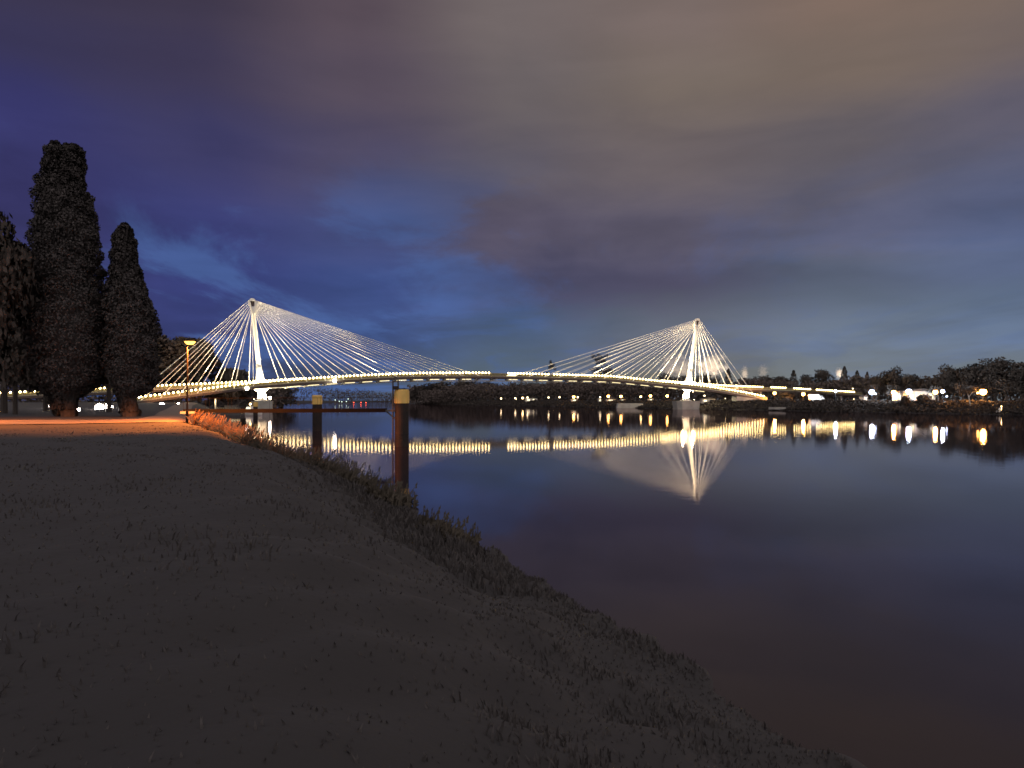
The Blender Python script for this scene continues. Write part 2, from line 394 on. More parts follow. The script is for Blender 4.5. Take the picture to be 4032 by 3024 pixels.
def profile(s0, s1, dfun, tab, win):
    n = int((s1 - s0) / 1.0); ss = np.linspace(s0, s1, n + 1); z = np.array([raw_z(s, dfun(s), tab) for s in ss])
    k = win; zp = np.pad(z, k, mode='reflect', reflect_type='odd'); ker = np.hanning(2 * k + 3)[1:-1]; ker /= ker.sum()
    return ss, np.convolve(zp, ker, 'valid')
SS, ZS = profile(-205, 192, dS, TAB_S, 14)
SCV, ZC = profile(-131, 123, dC, TAB_C, 8)
def PS(s, off=0.0, dz=0.0): p = flat(s, dS(s) + off); p.z = float(np.interp(s, SS, ZS)) + dz; return p
def PC(s, off=0.0, dz=0.0):
    t = 2 * KC * s; nl = math.hypot(1, t)         # offset square to the curve
    p = flat(s - t / nl * off, dC(s) + off / nl); p.z = float(np.interp(s, SCV, ZC)) + dz; return p

def spot(name, loc, aim, power, ang, col=(1, .77, .45), blend=.6, rad=.15):
    l = bpy.data.lights.new(name, 'SPOT'); l.energy = power; l.spot_size = R(ang); l.spot_blend = blend; l.color = col; l.shadow_soft_size = rad
    o = bpy.data.objects.new(name, l); COL.objects.link(o); o.location = loc
    o.rotation_euler = (Vector(aim) - Vector(loc)).to_track_quat('-Z', 'Y').to_euler(); return o
def point(name, loc, power, col=(1, .9, .7), rad=.3):
    l = bpy.data.lights.new(name, 'POINT'); l.energy = power; l.color = col; l.shadow_soft_size = rad
    o = bpy.data.objects.new(name, l); COL.objects.link(o); o.location = loc; return o

def make_bridge():
    root = thing('footbridge', (CEN.x, CEN.y, 0), 'floodlit white cable-stayed footbridge with two leaning masts arching over the river', 'bridge')
    def deck(fn, a, b, w):
        m = MB(); secs = []; n = int((b - a) / 2.5)
        for i in range(n + 1):
            s = a + (b - a) * i / n; h = w / 2
            secs.append([fn(s, -h, -.25), fn(s, -h * .45, -1.15), fn(s, h * .45, -1.15), fn(s, h * .97, -.95), fn(s, h, -.25), fn(s, h, 0), fn(s, -h, 0)])
        m.ribbon(secs); return m.build('deck', M['deck'], root)
    deck(PS, -205, 192, 2.8); deck(PC, -131, 123, 3.2)
    # bright edge strips of both walkways
    for fn, a, b, w in ((PS, -205, 192, 2.8), (PC, -131, 123, 3.2)):
        m = MB(); n = int((b - a) / 2.5)
        secs = [[fn(s, w / 2 + .004, -.2), fn(s, w / 2 + .09, -.2), fn(s, w / 2 + .09, .08), fn(s, w / 2 + .004, .08)] for s in np.linspace(a, b, n + 1)]
        m.ribbon(secs); m.build('edge_strip', M['rail'], root)
        # railings on each side: posts, handrail and two wires
        for side in (1, -1):
            m = MB(); o = side * (w / 2 - .12)
            for hgt, r in ((1.08, .05), (.75, .03), (.4, .03)):
                m.tube([fn(s, o, hgt) for s in np.linspace(a, b, n + 1)], r, 4)
            k = int((b - a) / 2.2)
            for i in range(k + 1):
                s = a + (b - a) * i / k; m.beam(fn(s, o, .0), fn(s, o, 1.08), .09, .07)
            rl = m.build('railing', M['rail'], root)
            m = MB(); m.ribbon([[fn(s, o - .012, .1), fn(s, o + .012, .1), fn(s, o + .012, .98), fn(s, o - .012, .98)] for s in np.linspace(a, b, n + 1)]); m.build('mesh_infill', M['infill'], rl)
    # lamps strung along the handrails: one each, the far rest of them as one part
    spots = []
    for fn, a, b, w in ((PS, -204, 190, 2.8), (PC, -130, 122, 3.2)):
        s = a; i = 0
        while s < b:
            qx = px(fn(s)); gap = 1922 < qx < 1992 or 2156 < qx < 2172 or (fn is PS and -72 < s < 78)
            right_gap = fn is PS and s > 130 and (int(s / 3.4) % 4 == 3)
            if not gap and not right_gap:
                p = fn(s, w / 2 - .05, 1.22)
                if p.x / p.y > -.70: spots.append((p.y, p, s))
            s += 1.34 * random.uniform(.95, 1.05); i += 1
    spots.sort(key=lambda t: t[0])
    proto = MB(); proto.ball((0, 0, 0), .32, 7, 4, .9)
    pm = proto.mesh('rail_lamp', M['l_rail'])
    vis = [t for t in spots if t[1].x / t[1].y > -.46][:100]
    ids = set(id(t) for t in vis)
    for t in vis:
        o = bpy.data.objects.new('rail_lamp', pm); COL.objects.link(o); o.parent = root; o.location = t[1] - wloc(root)
    rest = MB()
    for t in spots:
        if id(t) not in ids: rest.ball(t[1], .32, 7, 4, .9)
    tag(rest.build('rail_lamps', M['l_rail'], root), kind='stuff')
    # centre platform end plates with their brighter panel
    m = MB(); m.prism([PC(4.0, 1.62, .1), PC(8.2, 1.62, .1), PC(8.2, 1.62, 1.35), PC(6.4, 1.62, 1.2)], NV * .12); m.build('light_panel', M['l_tube'], root)
    for s in (-2.2, -.6):
        m = MB(); m.beam(PS(s, .2, 0), PS(s, .2, 1.7), .12, .12); m.build('sign_post', M['rail'], root)
    # keel tube, slanted struts and tube lights below the decks
    m = MB(); m.tube([flat(s, 1.0) + Vector((0, 0, PS(s).z - 2.0 + .45 * (abs(s) / SPAN) ** 2)) for s in np.linspace(-SPAN - 20, SPAN + 12, 60)], .22, 6); m.build('keel_tube', M['white'], root)
    st = -80.0
    while st < 90:
        m = MB(); b0 = flat(st, 1.0); b0.z = PS(st).z - 2.0
        for fn, off in ((PS, -.9), (PC, 1.1), (PC, -.9)):
            m.beam(b0, fn(st + 2.6, off, -1.1), .34, .26)
        m.prism([PC(st, -1.0, -1.18), PC(st, 1.45, -1.0), PC(st, 1.2, -1.35), PC(st, -.9, -1.95)], U * .22)
        m.build('strut', M['white'], root)
        if abs(st + 7) > 6:
            m = MB(); m.tube([PC(st + .9, .9, -1.3), PC(st + 4.6, .9, -1.3)], .09, 6); m.build('tube_light', M['l_tube'], root)
        st += 6.5
    # masts
    masts = []
    for sgn, foot, topx, topy, Yt in ((-1, footL, 993, 1180, 276), (1, footR, 2745, 1258, 342)):
        top = at(topx, topy, Yt + .0); base = Vector((foot.x, foot.y, 3.7)); ax = (top - base); ln = ax.length; axn = ax.normalized()
        dz = (PS(sgn * SPAN).z - 1.6 - 3.7) / ax.z                # where the mast passes between the decks
        mast = MB(); n = 24; pts = []; rr = []
        for i in range(n + 1):
            t = dz + (0.93 - dz) * i / n; pts.append(base + ax * t); tt = i / n
            rr.append(.95 - .35 * tt if tt < .9 else .62)
        mast.tube(pts, rr, 14); mo = mast.build('mast', M['white'], root, smooth=True)
        # forked head: two cheeks, cap and dark plate between them
        hd = MB()
        for q in (-1, 1):
            prof = [base + ax * .865 + U * q * .45, base + ax * .93 + U * q * 1.05, base + ax * .975 + U * q * 1.5, base + ax * 1.0 + U * q * .9, base + ax * .985 + U * q * .75, base + ax * .93 + U * q * .5, base + ax * .865 + U * q * .1]
            hd.prism([p - NV * .6 for p in prof], NV * 1.2)
        hd.build('mast_head', M['white'], mo)
        cp = MB(); cp.ribbon([[base + ax * t + U * a * w - NV * .7 if k < 2 else base + ax * t + U * a * w + NV * .7 for k, a in ((0, -1), (1, 1), (2, 1), (3, -1))] for t, w in ((.985, 1.1), (1.0, .95), (1.012, .45))]); cp.build('cap', M['white'], mo)
        dp = MB(); dp.prism([base + ax * .885 - NV * .25, base + ax * .95 + U * .5 - NV * .25, base + ax * .983 + U * .7 - NV * .25, base + ax * .983 - U * .7 - NV * .25, base + ax * .95 - U * .5 - NV * .25], NV * .5); dp.build('anchor_plate', M['deck'], mo)
        # two-legged foot, collar below the decks and the base plate
        leg = []
        for q in (-1, 1):
            lg = MB(); tp = base + ax * dz
            lg.tube([base + U * q * 1.25 + Vector((0, 0, .25)), base + U * q * .95 + Vector((0, 0, (tp.z - 3.7) * .45)), tp + U * q * .75], [.42, .40, .5], 10); lg.build('mast_leg', M['white'], mo, smooth=True)
        tp = base + ax * dz
        fl = MB(); fl.tube([tp + Vector((0, 0, 1.2)), tp + axn * 3.2, tp + axn * 5.5, tp + axn * 8.5], [2.1, 1.55, 1.15, .93], 16); fl.build('mast_flare', M['white'], mo, smooth=True)
        co = MB(); co.tube([base + Vector((0, 0, .3)), base.lerp(tp, .2), base.lerp(tp, .55), base.lerp(tp, .85), tp], [1.75, 1.3, 1.05, 1.25, 1.6], 14); co.build('mast_column', M['white'], mo, smooth=True)
        cl = MB(); cl.lathe([(1.3, -1.0), (2.3, -.4), (2.4, .3), (1.5, .8)], tp, 16); cl.build('collar', M['white'], mo, smooth=True)
        bp = MB(); bp.lathe([(2.6, 0), (2.4, .22), (1.9, .34)], base, 18); bp.build('base_plate', M['white'], mo)
        # concrete pier in the water
        pr = MB()
        L_, W_ = (11.0, 6.5) if sgn > 0 else (7.0, 6.0)
        pr.ribbon([[Vector((foot.x, foot.y, z)) + U * a * L_ / 2 * k + NV * b * W_ / 2 * k + U * cut for a, b, cut in ((-1, -.55, 0), (-.72, -1, 0), (.9, -1, 0), (1, -.6, 0), (1, .6, 0), (.9, 1, 0), (-.72, 1, 0), (-1, .55, 0))] for z, k in ((-1.5, .96), (.5, .97), (3.2, 1.03), (3.68, 1.06))])
        pr.build('pier', M['concrete'], root)
        # stays
        for fn, w, k in ((PS, 2.8, 0), (PC, 3.2, 1)):
            edge = w / 2 * (1 if k else -1)
            river = [sgn * (SPAN - 8.2 - 6.6 * i + (0 if k else 1.5)) for i in range(12)]
            end = 38 if sgn < 0 else 29.5
            land = [sgn * (SPAN + 3.5 + (end - 3.5) * (i / 6) ** .95 + (0 if k else .6)) for i in range(7)]
            for grp, lst in ((1, river), (-1, land)):
                for j, s in enumerate(lst):
                    if fn is PC and not (-130 < s < 122): continue
                    t = .89 + .10 * (j / (len(lst) - 1))
                    head = base + ax * t - U * sgn * grp * (.5 + .7 * (j / (len(lst) - 1))) + NV * (.4 if k else -.4)
                    foot_ = fn(s, edge * .95, .05)
                    cb = MB(); cb.tube([foot_, foot_.lerp(head, .035), foot_.lerp(head, .04), head], [.16, .16, .088, .088], 6)
                    cb.build('stay_cable', M['cable'], root)
        # floodlights: at the mast foot, and along the deck under the stays
        def flood(loc, aim, power, ang, big=False):
            d = (Vector(aim) - Vector(loc)).normalized(); sz = .38 if big else .22
            fb = MB(); fb.beam(Vector(loc) - d * sz * 1.4, Vector(loc), sz * 1.8, sz * 1.5); fb.beam(Vector(loc) - d * sz + Vector((0, 0, -.7)), Vector(loc) - d * sz, .08, .08)
            fo = fb.build('floodlight', M['dark'], root)
            if big:
                gb = MB(); gb.ball(Vector(loc) + d * .35, .58, 10, 7); gb.build('dome', M['l_flood'], fo, smooth=True)  # glowing ball added to imitate lens glare around the mast foot
            ln_ = MB(); ln_.beam(Vector(loc) + d * .01, Vector(loc) + d * .06, sz * 1.6, sz * 1.3); ln_.build('lens', M['l_flood'], fo)
            spot('floodlight_beam', Vector(loc) + d * .2, aim, power, ang)
        zd = PS(sgn * SPAN).z
        for q, e in ((-1, 1), (1, 1), (-1, -1), (1, -1)):
            flood(base + ax * dz + U * q * 2.1 + NV * e * 1.6 + Vector((0, 0, 1.9)), base + ax * (.72 if q < 0 else .88), 60000, 46, True)
        for fn, off in ((PS, 1.1), (PC, -1.3)):
            for fr_, pw, cone in ((.16, 75000, 64), (.60, 100000, 58)):
                s = sgn * (SPAN - 78 * fr_)
                flood(fn(s, off, .75), base + ax * (.66 + .2 * fr_), pw * (.9 if sgn < 0 else 1.15), cone)
            s = sgn * (SPAN + (36 if sgn < 0 else 28) * .55)
            flood(fn(s, off, .75), base + ax * .74, 62000, 78)
        # lamps on the pier that wash the legs
        for q in (-1, 1):
            flood(base + U * q * 2.9 + NV * 2.2 + Vector((0, 0, .5)), tp, 30000, 90)
        for e in (-1, 1): point('mast_foot_fill', base + ax * dz + NV * e * 3.6 + Vector((0, 0, 3.6)), 16000, (1, .82, .5), .3)  # bare point lights added to overexpose the mast foot
        masts.append(mo)
    # big hanging lamps below the decks
    for x, y, Y_ in ((1318, 1499, 280), (2784, 1533, 350), (972, 1529, 268)):
        p = at(x, y, Y_); hb = MB(); hb.ball(p, .62, 12, 8); lo = hb.build('hanging_lamp', M['l_under'], root, smooth=True)
        hg = MB(); hg.tube([p + Vector((0, 0, .55)), p + Vector((0, 0, 1.9))], .08, 6); hg.build('hanger', M['dark'], lo)
    # approach piers: portals of two posts and a crossbeam, stairs end block
    for s in (-196, -172, -150, -131, 131, 147, 163, 179):
        p = PS(s); gzv = gz(p.x, p.y); m = MB()
        for e in (-1, 1): m.beam(PS(s, e * 1.0, -1.2) + NV * 0, Vector((PS(s, e * 1.25).x, PS(s, e * 1.25).y, gzv - .3)), .42, .42)
        m.beam(PS(s, -1.5, -1.35), PS(s, 1.5, -1.35), .5, .4); m.build('approach_pier', M['concrete'], root)
    m = MB()
    p = PC(123); q = PC(116)
    m.prism([PC(123, -1.6, -.3), PC(108, -1.6, -1.2), Vector((PC(108, -1.6).x, PC(108, -1.6).y, 2.4)), Vector((PC(123, -1.6).x, PC(123, -1.6).y, 2.4))], NV * 3.2); m.build('abutment', M['concrete'], root)
    m = MB(); m.prism([PC(-131, -1.6, -.3), PC(-122, -1.6, -1.2), Vector((PC(-122, -1.6).x, PC(-122, -1.6).y, 2.0)), Vector((PC(-131, -1.6).x, PC(-131, -1.6).y, 2.0))], NV * 3.2); m.build('abutment', M['concrete'], root)
    # bright anchor block where the outermost right-hand stay meets the deck
    m = MB(); p = PS(SPAN + 29.5, 1.2, 0); m.box(p + Vector((0, 0, .9)), (1.5, .5, 1.8), 0, .5); m.build('anchor_block', M['white'], root)
make_bridge()

# ---------------------------------------------------------------- mooring piles, gangway, floating things
def dolphin(x, Y, ytop, label, ladder=False, dia=1.2, capY=None):
    p = at(x, ytop, Y); X, top = p.x, p.z
    root = thing('mooring_pile', (X, Y, 0), label, 'mooring pile', 'mooring piles standing in the river')
    r = dia / 2; ch = 1.15
    m = MB(); prof = [(r, -2.0), (r, 1.0), (r * 1.012, 1.02), (r * 1.012, 1.12), (r, 1.14), (r, top - ch)]; m.lathe(prof, (X, Y, 0), 24); pl = m.build('pile_shaft', M['pile'], root, smooth=False)
    m = MB(); m.lathe([(r * .9, top - ch), (r * 1.02, top - ch + .002), (r * 1.02, top - .05), (r * .92, top)], (X, Y, 0), 24); cp = m.build('pile_cap', M['cap'], root)
    m = MB()
    for k in range(8):
        w = 2 * PI * k / 8 + .2; m.box((X + math.cos(w) * r * 1.03, Y + math.sin(w) * r * 1.03, top - ch / 2 - .03), (.05, .09, ch * .9), w)
    m.build('cap_seam', M['cap'], cp)
    if ladder:
        m = MB(); lx = X - r - .12
        for e in (-.22, .22):
            ya = Y - .25 + e
            m.tube([(lx, ya, -.6), (lx, ya, top + .75), (lx + .06, ya, top + .98), (lx + .25, ya, top + 1.05), (lx + .42, ya, top + .95), (lx + .46, ya, top)], .035, 6)
        z = -.4
        while z < top + .5: m.tube([(lx, Y - .47, z), (lx, Y - .03, z)], .028, 5); z += .3
        m.build('ladder', M['dark'], root)
        m = MB(); m.box((X - r * .75, Y - r * .8, top + .14), (.42, .3, .3)); m.box((X + .08, Y - .1, top + .05), (.6, .5, .1)); m.build('bollard', M['pile'], root)
        m = MB(); m.box((X - r - .38, Y - .1, 3.0), (.8, .5, .16)); m.beam((X - r - .7, Y - .1, 2.95), (X - r, Y - .1, 2.35), .1, .12); m.build('bracket', M['dark'], root)
    return root
dolphin(1582, 66, 1534, 'thick rusty mooring pile with ochre cap and ladder, nearest in the water', True, 1.17)
dolphin(1249, 99, 1556, 'dark mooring pile with ochre cap halfway along the gangway', False, 1.18)
dolphin(1006, 196, 1583, 'small far mooring pile standing before the left bridge pier', False, 1.1)

def gangway():
    a = Vector((-27.5, 66.3, 3.05)); b = Vector((-10.55, 66.0, 3.12))
    root = thing('gangway', (a.x, a.y, 0), 'dark narrow steel gangway from the bank to the ladder pile', 'gangway')
    m = MB(); m.beam(a, b, .9, .14); m.build('walkway', M['black'], root)
    m = MB()
    for e in (-.42, .42): m.beam(a + Vector((0, e, -.12)), b + Vector((0, e, -.12)), .1, .26)
    m.build('girder', M['black'], root)
    m = MB(); n = 9
    for e in (-.43, .43):
        for i in range(n + 1):
            p = a.lerp(b, i / n) + Vector((0, e, 0)); m.tube([p, p + Vector((0, 0, 1.0))], .012, 5)
        for z in (.98,): m.tube([a + Vector((0, e, z)), b + Vector((0, e, z))], .012, 5)
    m.build('handrail', M['black'], root)
    m = MB(); m.beam((a.x + .5, a.y, 1.2), (a.x + .5, a.y, 2.95), .5, .5); m.beam((a.x + 1.0, a.y, 2.84), (a.x - .2, a.y, 2.84), 1.2, .2); m.build('support_post', M['concrete'], root)
gangway()

def pontoon():
    c = at(905, 1600, 205); c.z = 0
    root = thing('moored_pontoon', c, 'low moored pontoon with white lit rail near the left pier', 'pontoon')
    d = Vector((-.36, .933, 0)).normalized(); e = Vector((.933, .36, 0)); w = 7.2
    m = MB(); m.beam(c + Vector((0, 0, .35)) - Vector((3.4, 0, 0)), c + Vector((0, 0, .35)) + Vector((3.4, 0, 0)), 3.2, .9); m.build('hull', M['dark'], root)
    m = MB(); m.beam(c + Vector((-1.2, .4, 1.7)), c + Vector((1.9, .4, 1.7)), 2.0, 1.7); cb = m.build('cabin', M['roof'], root)
    m = MB(); m.tube([c + Vector((-3.1, -1.5, 1.35)), c + Vector((3.2, -1.5, 1.35))], .07, 6); m.build('rail_light', M['l_tube'], root)
    m = MB()
    for x in (-3.2, -1.1, 1.1, 3.25): m.tube([c + Vector((x, -1.5, .8)), c + Vector((x, -1.5, 1.9))], .04, 5)
    m.tube([c + Vector((-3.2, -1.5, 1.9)), c + Vector((3.25, -1.5, 1.9))], .035, 5); m.build('railing', M['rail'], root)
    m = MB(); m.beam(c + Vector((-3.3, -1.2, .8)), c + Vector((-3.3, -1.2, 4.3)), .28, .28); m.build('lit_post', M['wall'], root)
    point('pontoon_lamp_light', c + Vector((-2.9, -1.9, 3.6)), 160, (1, .7, .35), .1)
    p = at(990, 1592, 214); p.z = 0
    r2 = thing('moored_boat', p, 'white lit cabin boat moored left of the bridge pier', 'boat')
    m = MB(); secs = []
    for t, hw, z in ((-1, .75, .75), (-.5, 1.1, .7), (.2, 1.15, .75), (.7, .75, .95), (1.0, .06, 1.15)):
        q = p + Vector((.6, .8, 0)) * t * 3.4; s = Vector((.8, -.6, 0))
        secs.append([q - s * hw * .6 + Vector((0, 0, -.2)), q + s * hw * .6 + Vector((0, 0, -.2)), q + s * hw + Vector((0, 0, z)), q - s * hw + Vector((0, 0, z))])
    m.ribbon(secs); m.build('hull', M['white'], r2)
    m = MB(); m.box(p + Vector((0, 0, 1.55)), (2.0, 2.4, 1.5), R(53), .82); cb = m.build('cabin', M['white'], r2)
    m = MB(); m.box(p + Vector((0, 0, 1.72)), (2.04, 2.2, .5), R(53), .9); m.build('window', M['l_window'], cb)
    m = MB(); m.ball(p + Vector((-.2, -.3, 2.9)), .28, 8, 6); m.tube([p + Vector((-.2, -.3, 2.2)), p + Vector((-.2, -.3, 2.7))], .05, 6); m.build('deck_lamp', M['l_warm'], r2)
pontoon()

m = MB()
c = at(2480, 1600, 402); c.z = 0
m.ribbon([[c + Vector((a * w, b * 2.2 * w / 13, z)) for a, b in ((-.5, -1), (.5, -1), (.5, 1), (-.5, 1))] for z, w in ((-1, 13.8), (.2, 13.6), (2.25, 12.6), (2.4, 12.3))])
tag(m.build('landing_block', M['concrete'], loc=c), 'pale low concrete block in the water left of the right bridge pier', 'concrete block')

def lit_buoy(x, y, Y, lm, label, grp):
    p = at(x, y, Y); root = thing('lit_buoy', (p.x, p.y, 0), label, 'buoy', grp)
    m = MB(); m.lathe([(1.0, -.5), (1.15, 0), (1.0, .5), (.35, 1.0), (.25, max(1.4, p.z - .5))], (p.x, p.y, 0), 10); m.build('float', M['redp'] if lm is M['l_red'] else M['dark'], root)
    m = MB(); m.ball((p.x, p.y, p.z), .4, 8, 6); m.build('lamp', lm, root)
for x, y, n in ((1393, 1585, 'left'), (1421, 1585, 'middle'), (1441, 1585, 'right')):
    lit_buoy(x, y, 900, M['l_red'], 'red lit buoy far upriver, %s one of the three red lights' % n, 'red lit buoys far upriver')
for i, (x, y) in enumerate(((1320, 1575), (1336, 1580), (1346, 1582), (1364, 1581), (1371, 1571))):
    lit_buoy(x, y, 900, M['l_green'], ['faint far lantern, leftmost of the pale lights upriver', 'far pale lantern, left one of a close low pair', 'lowest far pale lantern, right one of the close pair', 'far pale lantern below the highest pale light upriver', 'highest of the far pale lanterns upriver'][i], 'pale lights far upriver')

# ---------------------------------------------------------------- street lamps
def near_lamp(X, Y, label, head_z=8.45, power=26000):
    z0 = gz(X, Y); root = thing('street_lamp', (X, Y, z0), label, 'street lamp', 'sodium lamps on the towpath')
    m = MB(); m.tube([(X, Y, z0 - .3), (X, Y, z0 + .9), (X, Y, z0 + 1.0), (X, Y, head_z - .15)], [.11, .11, .075, .055], 10); m.build('pole', M['pole'], root)
    m = MB(); m.beam((X - .18, Y - .05, head_z + .1), (X + .6, Y + .1, head_z + .24), .34, .12); m.beam((X, Y, head_z - .25), (X, Y, head_z + .12), .12, .12); m.build('lamp_housing', M['pole'], root)
    m = MB(); m.ribbon([[Vector((X + .2 + a * .36 * k, Y + .05 + b * .19 * k, head_z + dz)) for a, b in ((-1, -1), (1, -1), (1, 1), (-1, 1))] for dz, k in ((-.22, .55), (-.05, .95), (.03, 1.0))]); m.build('lantern', M['l_sod'], root)
    spot('street_lamp_light', (X + .6, Y + .05, head_z - .35), (X + .2, Y + .05, 0), power, 158, (1.0, .25, .035), .12, .12)
lampP = at(737, 1660, 61.6)
near_lamp(lampP.x, 61.6, 'sodium street lamp with orange lantern beside the reeds on the near bank')
near_lamp(-45.2, 58.6, 'sodium street lamp on the towpath beyond the left edge', 8.45, 15000)
near_lamp(-64, 58.6, 'second sodium towpath lamp farther out beyond the left edge', 8.45, 15000)

def globe_lamp(x, y, Y, lm, r, label, grp, ground=None):
    r *= .8
    p = at(x, y, Y); z0 = gz(p.x, p.y) if ground is None else ground
    z0 = min(z0, p.z - 1.2)
    root = thing('globe_lamp', (p.x, p.y, z0), label, 'street lamp', grp)
    m = MB(); m.tube([(p.x, p.y, z0 - .3), (p.x, p.y, p.z - r)], [.09, .06], 6); m.build('pole', M['pole'], root)
    m = MB(); m.ball(p, r, 10, 7); m.build('globe', lm, root, smooth=True)
    m = MB(); m.lathe([(r * .9, r * .75), (r * .5, r * 1.05), (.05, r * 1.2)], p, 10); m.build('cover', M['pole'], root)
    return root
PG = 'globe lamps along the far promenade'
def shoreY(x, back):
    """distance at which the sight line through photo column x meets the right bank, plus some metres inland"""
    k = (x - CX) / F
    for (ax, ay), (bx, by) in zip(RIGHT, RIGHT[1:]):
        f1 = ax - k * ay; f2 = bx - k * by
        if f1 * f2 <= 0 and by > 0:
            t = f1 / (f1 - f2); return ay + (by - ay) * t + back
    return 700
prom = [(1973, 1569, 's', 'leftmost small promenade lamp at the end of the dark wood'), (2029, 1568, 's', 'faint tiny promenade lamp left of the bright lit facade'),
        (2058, 1567, 'o', 'bright promenade lamp before the lit yellow facade under midspan'), (2077, 1565, 's', 'small round promenade lamp just right of the lit yellow facade'),
        (2160, 1565, 's', 'small round lamp standing alone in the dark under the bridge'), (2203, 1564, 's', 'small round lamp left of the glowing twin lamps'),
        (2259, 1563, 'O', 'big glowing lamp, larger of the close twin lamps'), (2275, 1564, 's', 'small round lamp tight beside the big glowing lamp'),
        (2363, 1564, 's', 'flat small lamp above a narrow lit kiosk'), (2395, 1560, 'O', 'glowing amber lamp above the slanted lit roof'),
        (2445, 1561, 'O', 'glowing amber lamp above the pale concrete block'), (2523, 1562, 'o', 'smaller oval lamp right of the pale concrete block'),
        (2561, 1559, 'O', 'glowing amber lamp midway between concrete block and right pier'), (2627, 1559, 'O', 'widest glowing amber lamp, last one left of the right pier'),
        (2774, 1558, 's', 'small white lamp just right of the right bridge pier'), (2856, 1569, 't', 'tiny lamp under the start of the sloping ramp')]
for x, y, k, lab in prom:
    lm, r = {'s': (M['l_small'], .62), 'o': (M['l_warm'], .75), 'O': (M['l_orange'], 1.0), 't': (M['l_small'], .3)}[k]
    globe_lamp(x, y, shoreY(x, 16), lm, r * shoreY(x, 16) / 520, lab, PG)
RG = 'lamps on the right bank'
rb = [(3050, 1548, 345, 'l_orange', .75, 'amber lamp under the viaduct at the foot of the ramp'), (3163, 1552, 335, 'l_orange', .8, 'amber lamp under the viaduct left of the white truck'),
      (3290, 1540, 318, 'l_cool', .62, 'bluish white lamp at deck height right of the white truck'), (3358, 1530, 330, 'l_small', .3, 'tiny lamp on a pole above the last viaduct lights'),
      (3433, 1544, 285, 'l_cool', 1.0, 'large cold white star of light at the viaduct end'), (3448, 1551, 280, 'l_cool', .25, 'small cold lamp close right of the large white star'),
      (3519, 1545, 275, 'l_orange', .85, 'amber lamp left of the long lit pavilion'), (3578, 1541, 262, 'l_cool', .95, 'cold white lamp at the left corner of the pavilion'),
      (3683, 1544, 255, 'l_orange', .8, 'amber lamp at the right end of the pavilion'), (3712, 1541, 250, 'l_cool', .6, 'round bluish lamp right of the pavilion'),
      (3728, 1560, 240, 'l_cool', .22, 'small low bluish lamp near the dark trunk'), (3871, 1543, 232, 'l_orange', 1.05, 'big amber light glowing under the right-hand trees'),
      (3850, 1547, 236, 'l_orange', .35, 'small amber light left of the big amber light'), (2033, 1573, 520, 'l_small', .2, 'faintest low light right of the dark wood'),
      (3362, 1571, 300, 'l_small', .18, 'tiny low lamp on the bank below the viaduct end')]
LC = {'l_cool': (.7, .82, 1.0), 'l_orange': (1.0, .42, .10)}
for x, y, Y, lm, r, lab in rb:
    if r > .5: point('bank_lamp_light', at(x, y + 4, Y - 1.6), 7000 if lm == 'l_cool' else 12000, LC[lm], .5)
for x, y, Y, lm, r, lab in rb: globe_lamp(x, y, Y, M[lm], r * (1.1 if r > .5 else 1), lab, RG)
# low ground floodlights among the trees on the left bank
def ground_flood(x, y, Y, r, lab, lm='l_ground'):
    p = at(x, y, Y); z0 = min(gz(p.x, p.y), p.z - .3); root = thing('ground_floodlight', (p.x, p.y, z0), lab, 'floodlight', 'low floodlights on the left bank')
    m = MB(); m.tube([(p.x, p.y, z0 - .2), (p.x, p.y, p.z)], .07, 6); m.box((p.x, p.y + .25, p.z), (r * 2.2, .4, r * 2.0)); m.build('housing', M['dark'], root)
    m = MB(); m.ball((p.x, p.y, p.z), r, 10, 6); m.build('lens', M[lm], root)
for a in ((181, 1600, 150, .5, 'low white floodlight shining left of the first poplar trunk'), (392, 1607, 140, .75, 'brightest low floodlight between the two poplar trunks'),
          (420, 1604, 150, .6, 'second half of the bright pair between the poplar trunks'), (440, 1606, 160, .32, 'small floodlight right of the bright pair between the trunks'),
          (310, 1613, 120, .2, 'small low light at the first poplar trunk foot'), (545, 1564, 190, .16, 'two tiny lights high right of the second poplar trunk'),
          (638, 1600, 200, .85, 'round white floodlight below the left bridge ramp'), (703, 1594, 210, .5, 'warm floodlight left of the street lamp pole'),
          (4, 1626, 120, .3, 'yellow light on the ground at the left edge', 'l_orange'), (1062, 1566, 262, .42, 'small white lamp right of the left mast foot')):
    ground_flood(*a)

spot('tree_fill_light', at(703, 1588, 212), at(720, 1380, 328), 160000, 34, (1.0, .42, .14))  # orange beam added to brighten the tree behind the outer left stays
spot('pavilion_fill_light', at(3600, 1530, 250), at(3628, 1552, 268), 16000, 130, (.9, .95, 1.0))  # beam without a fixture, added to brighten the pavilion wall
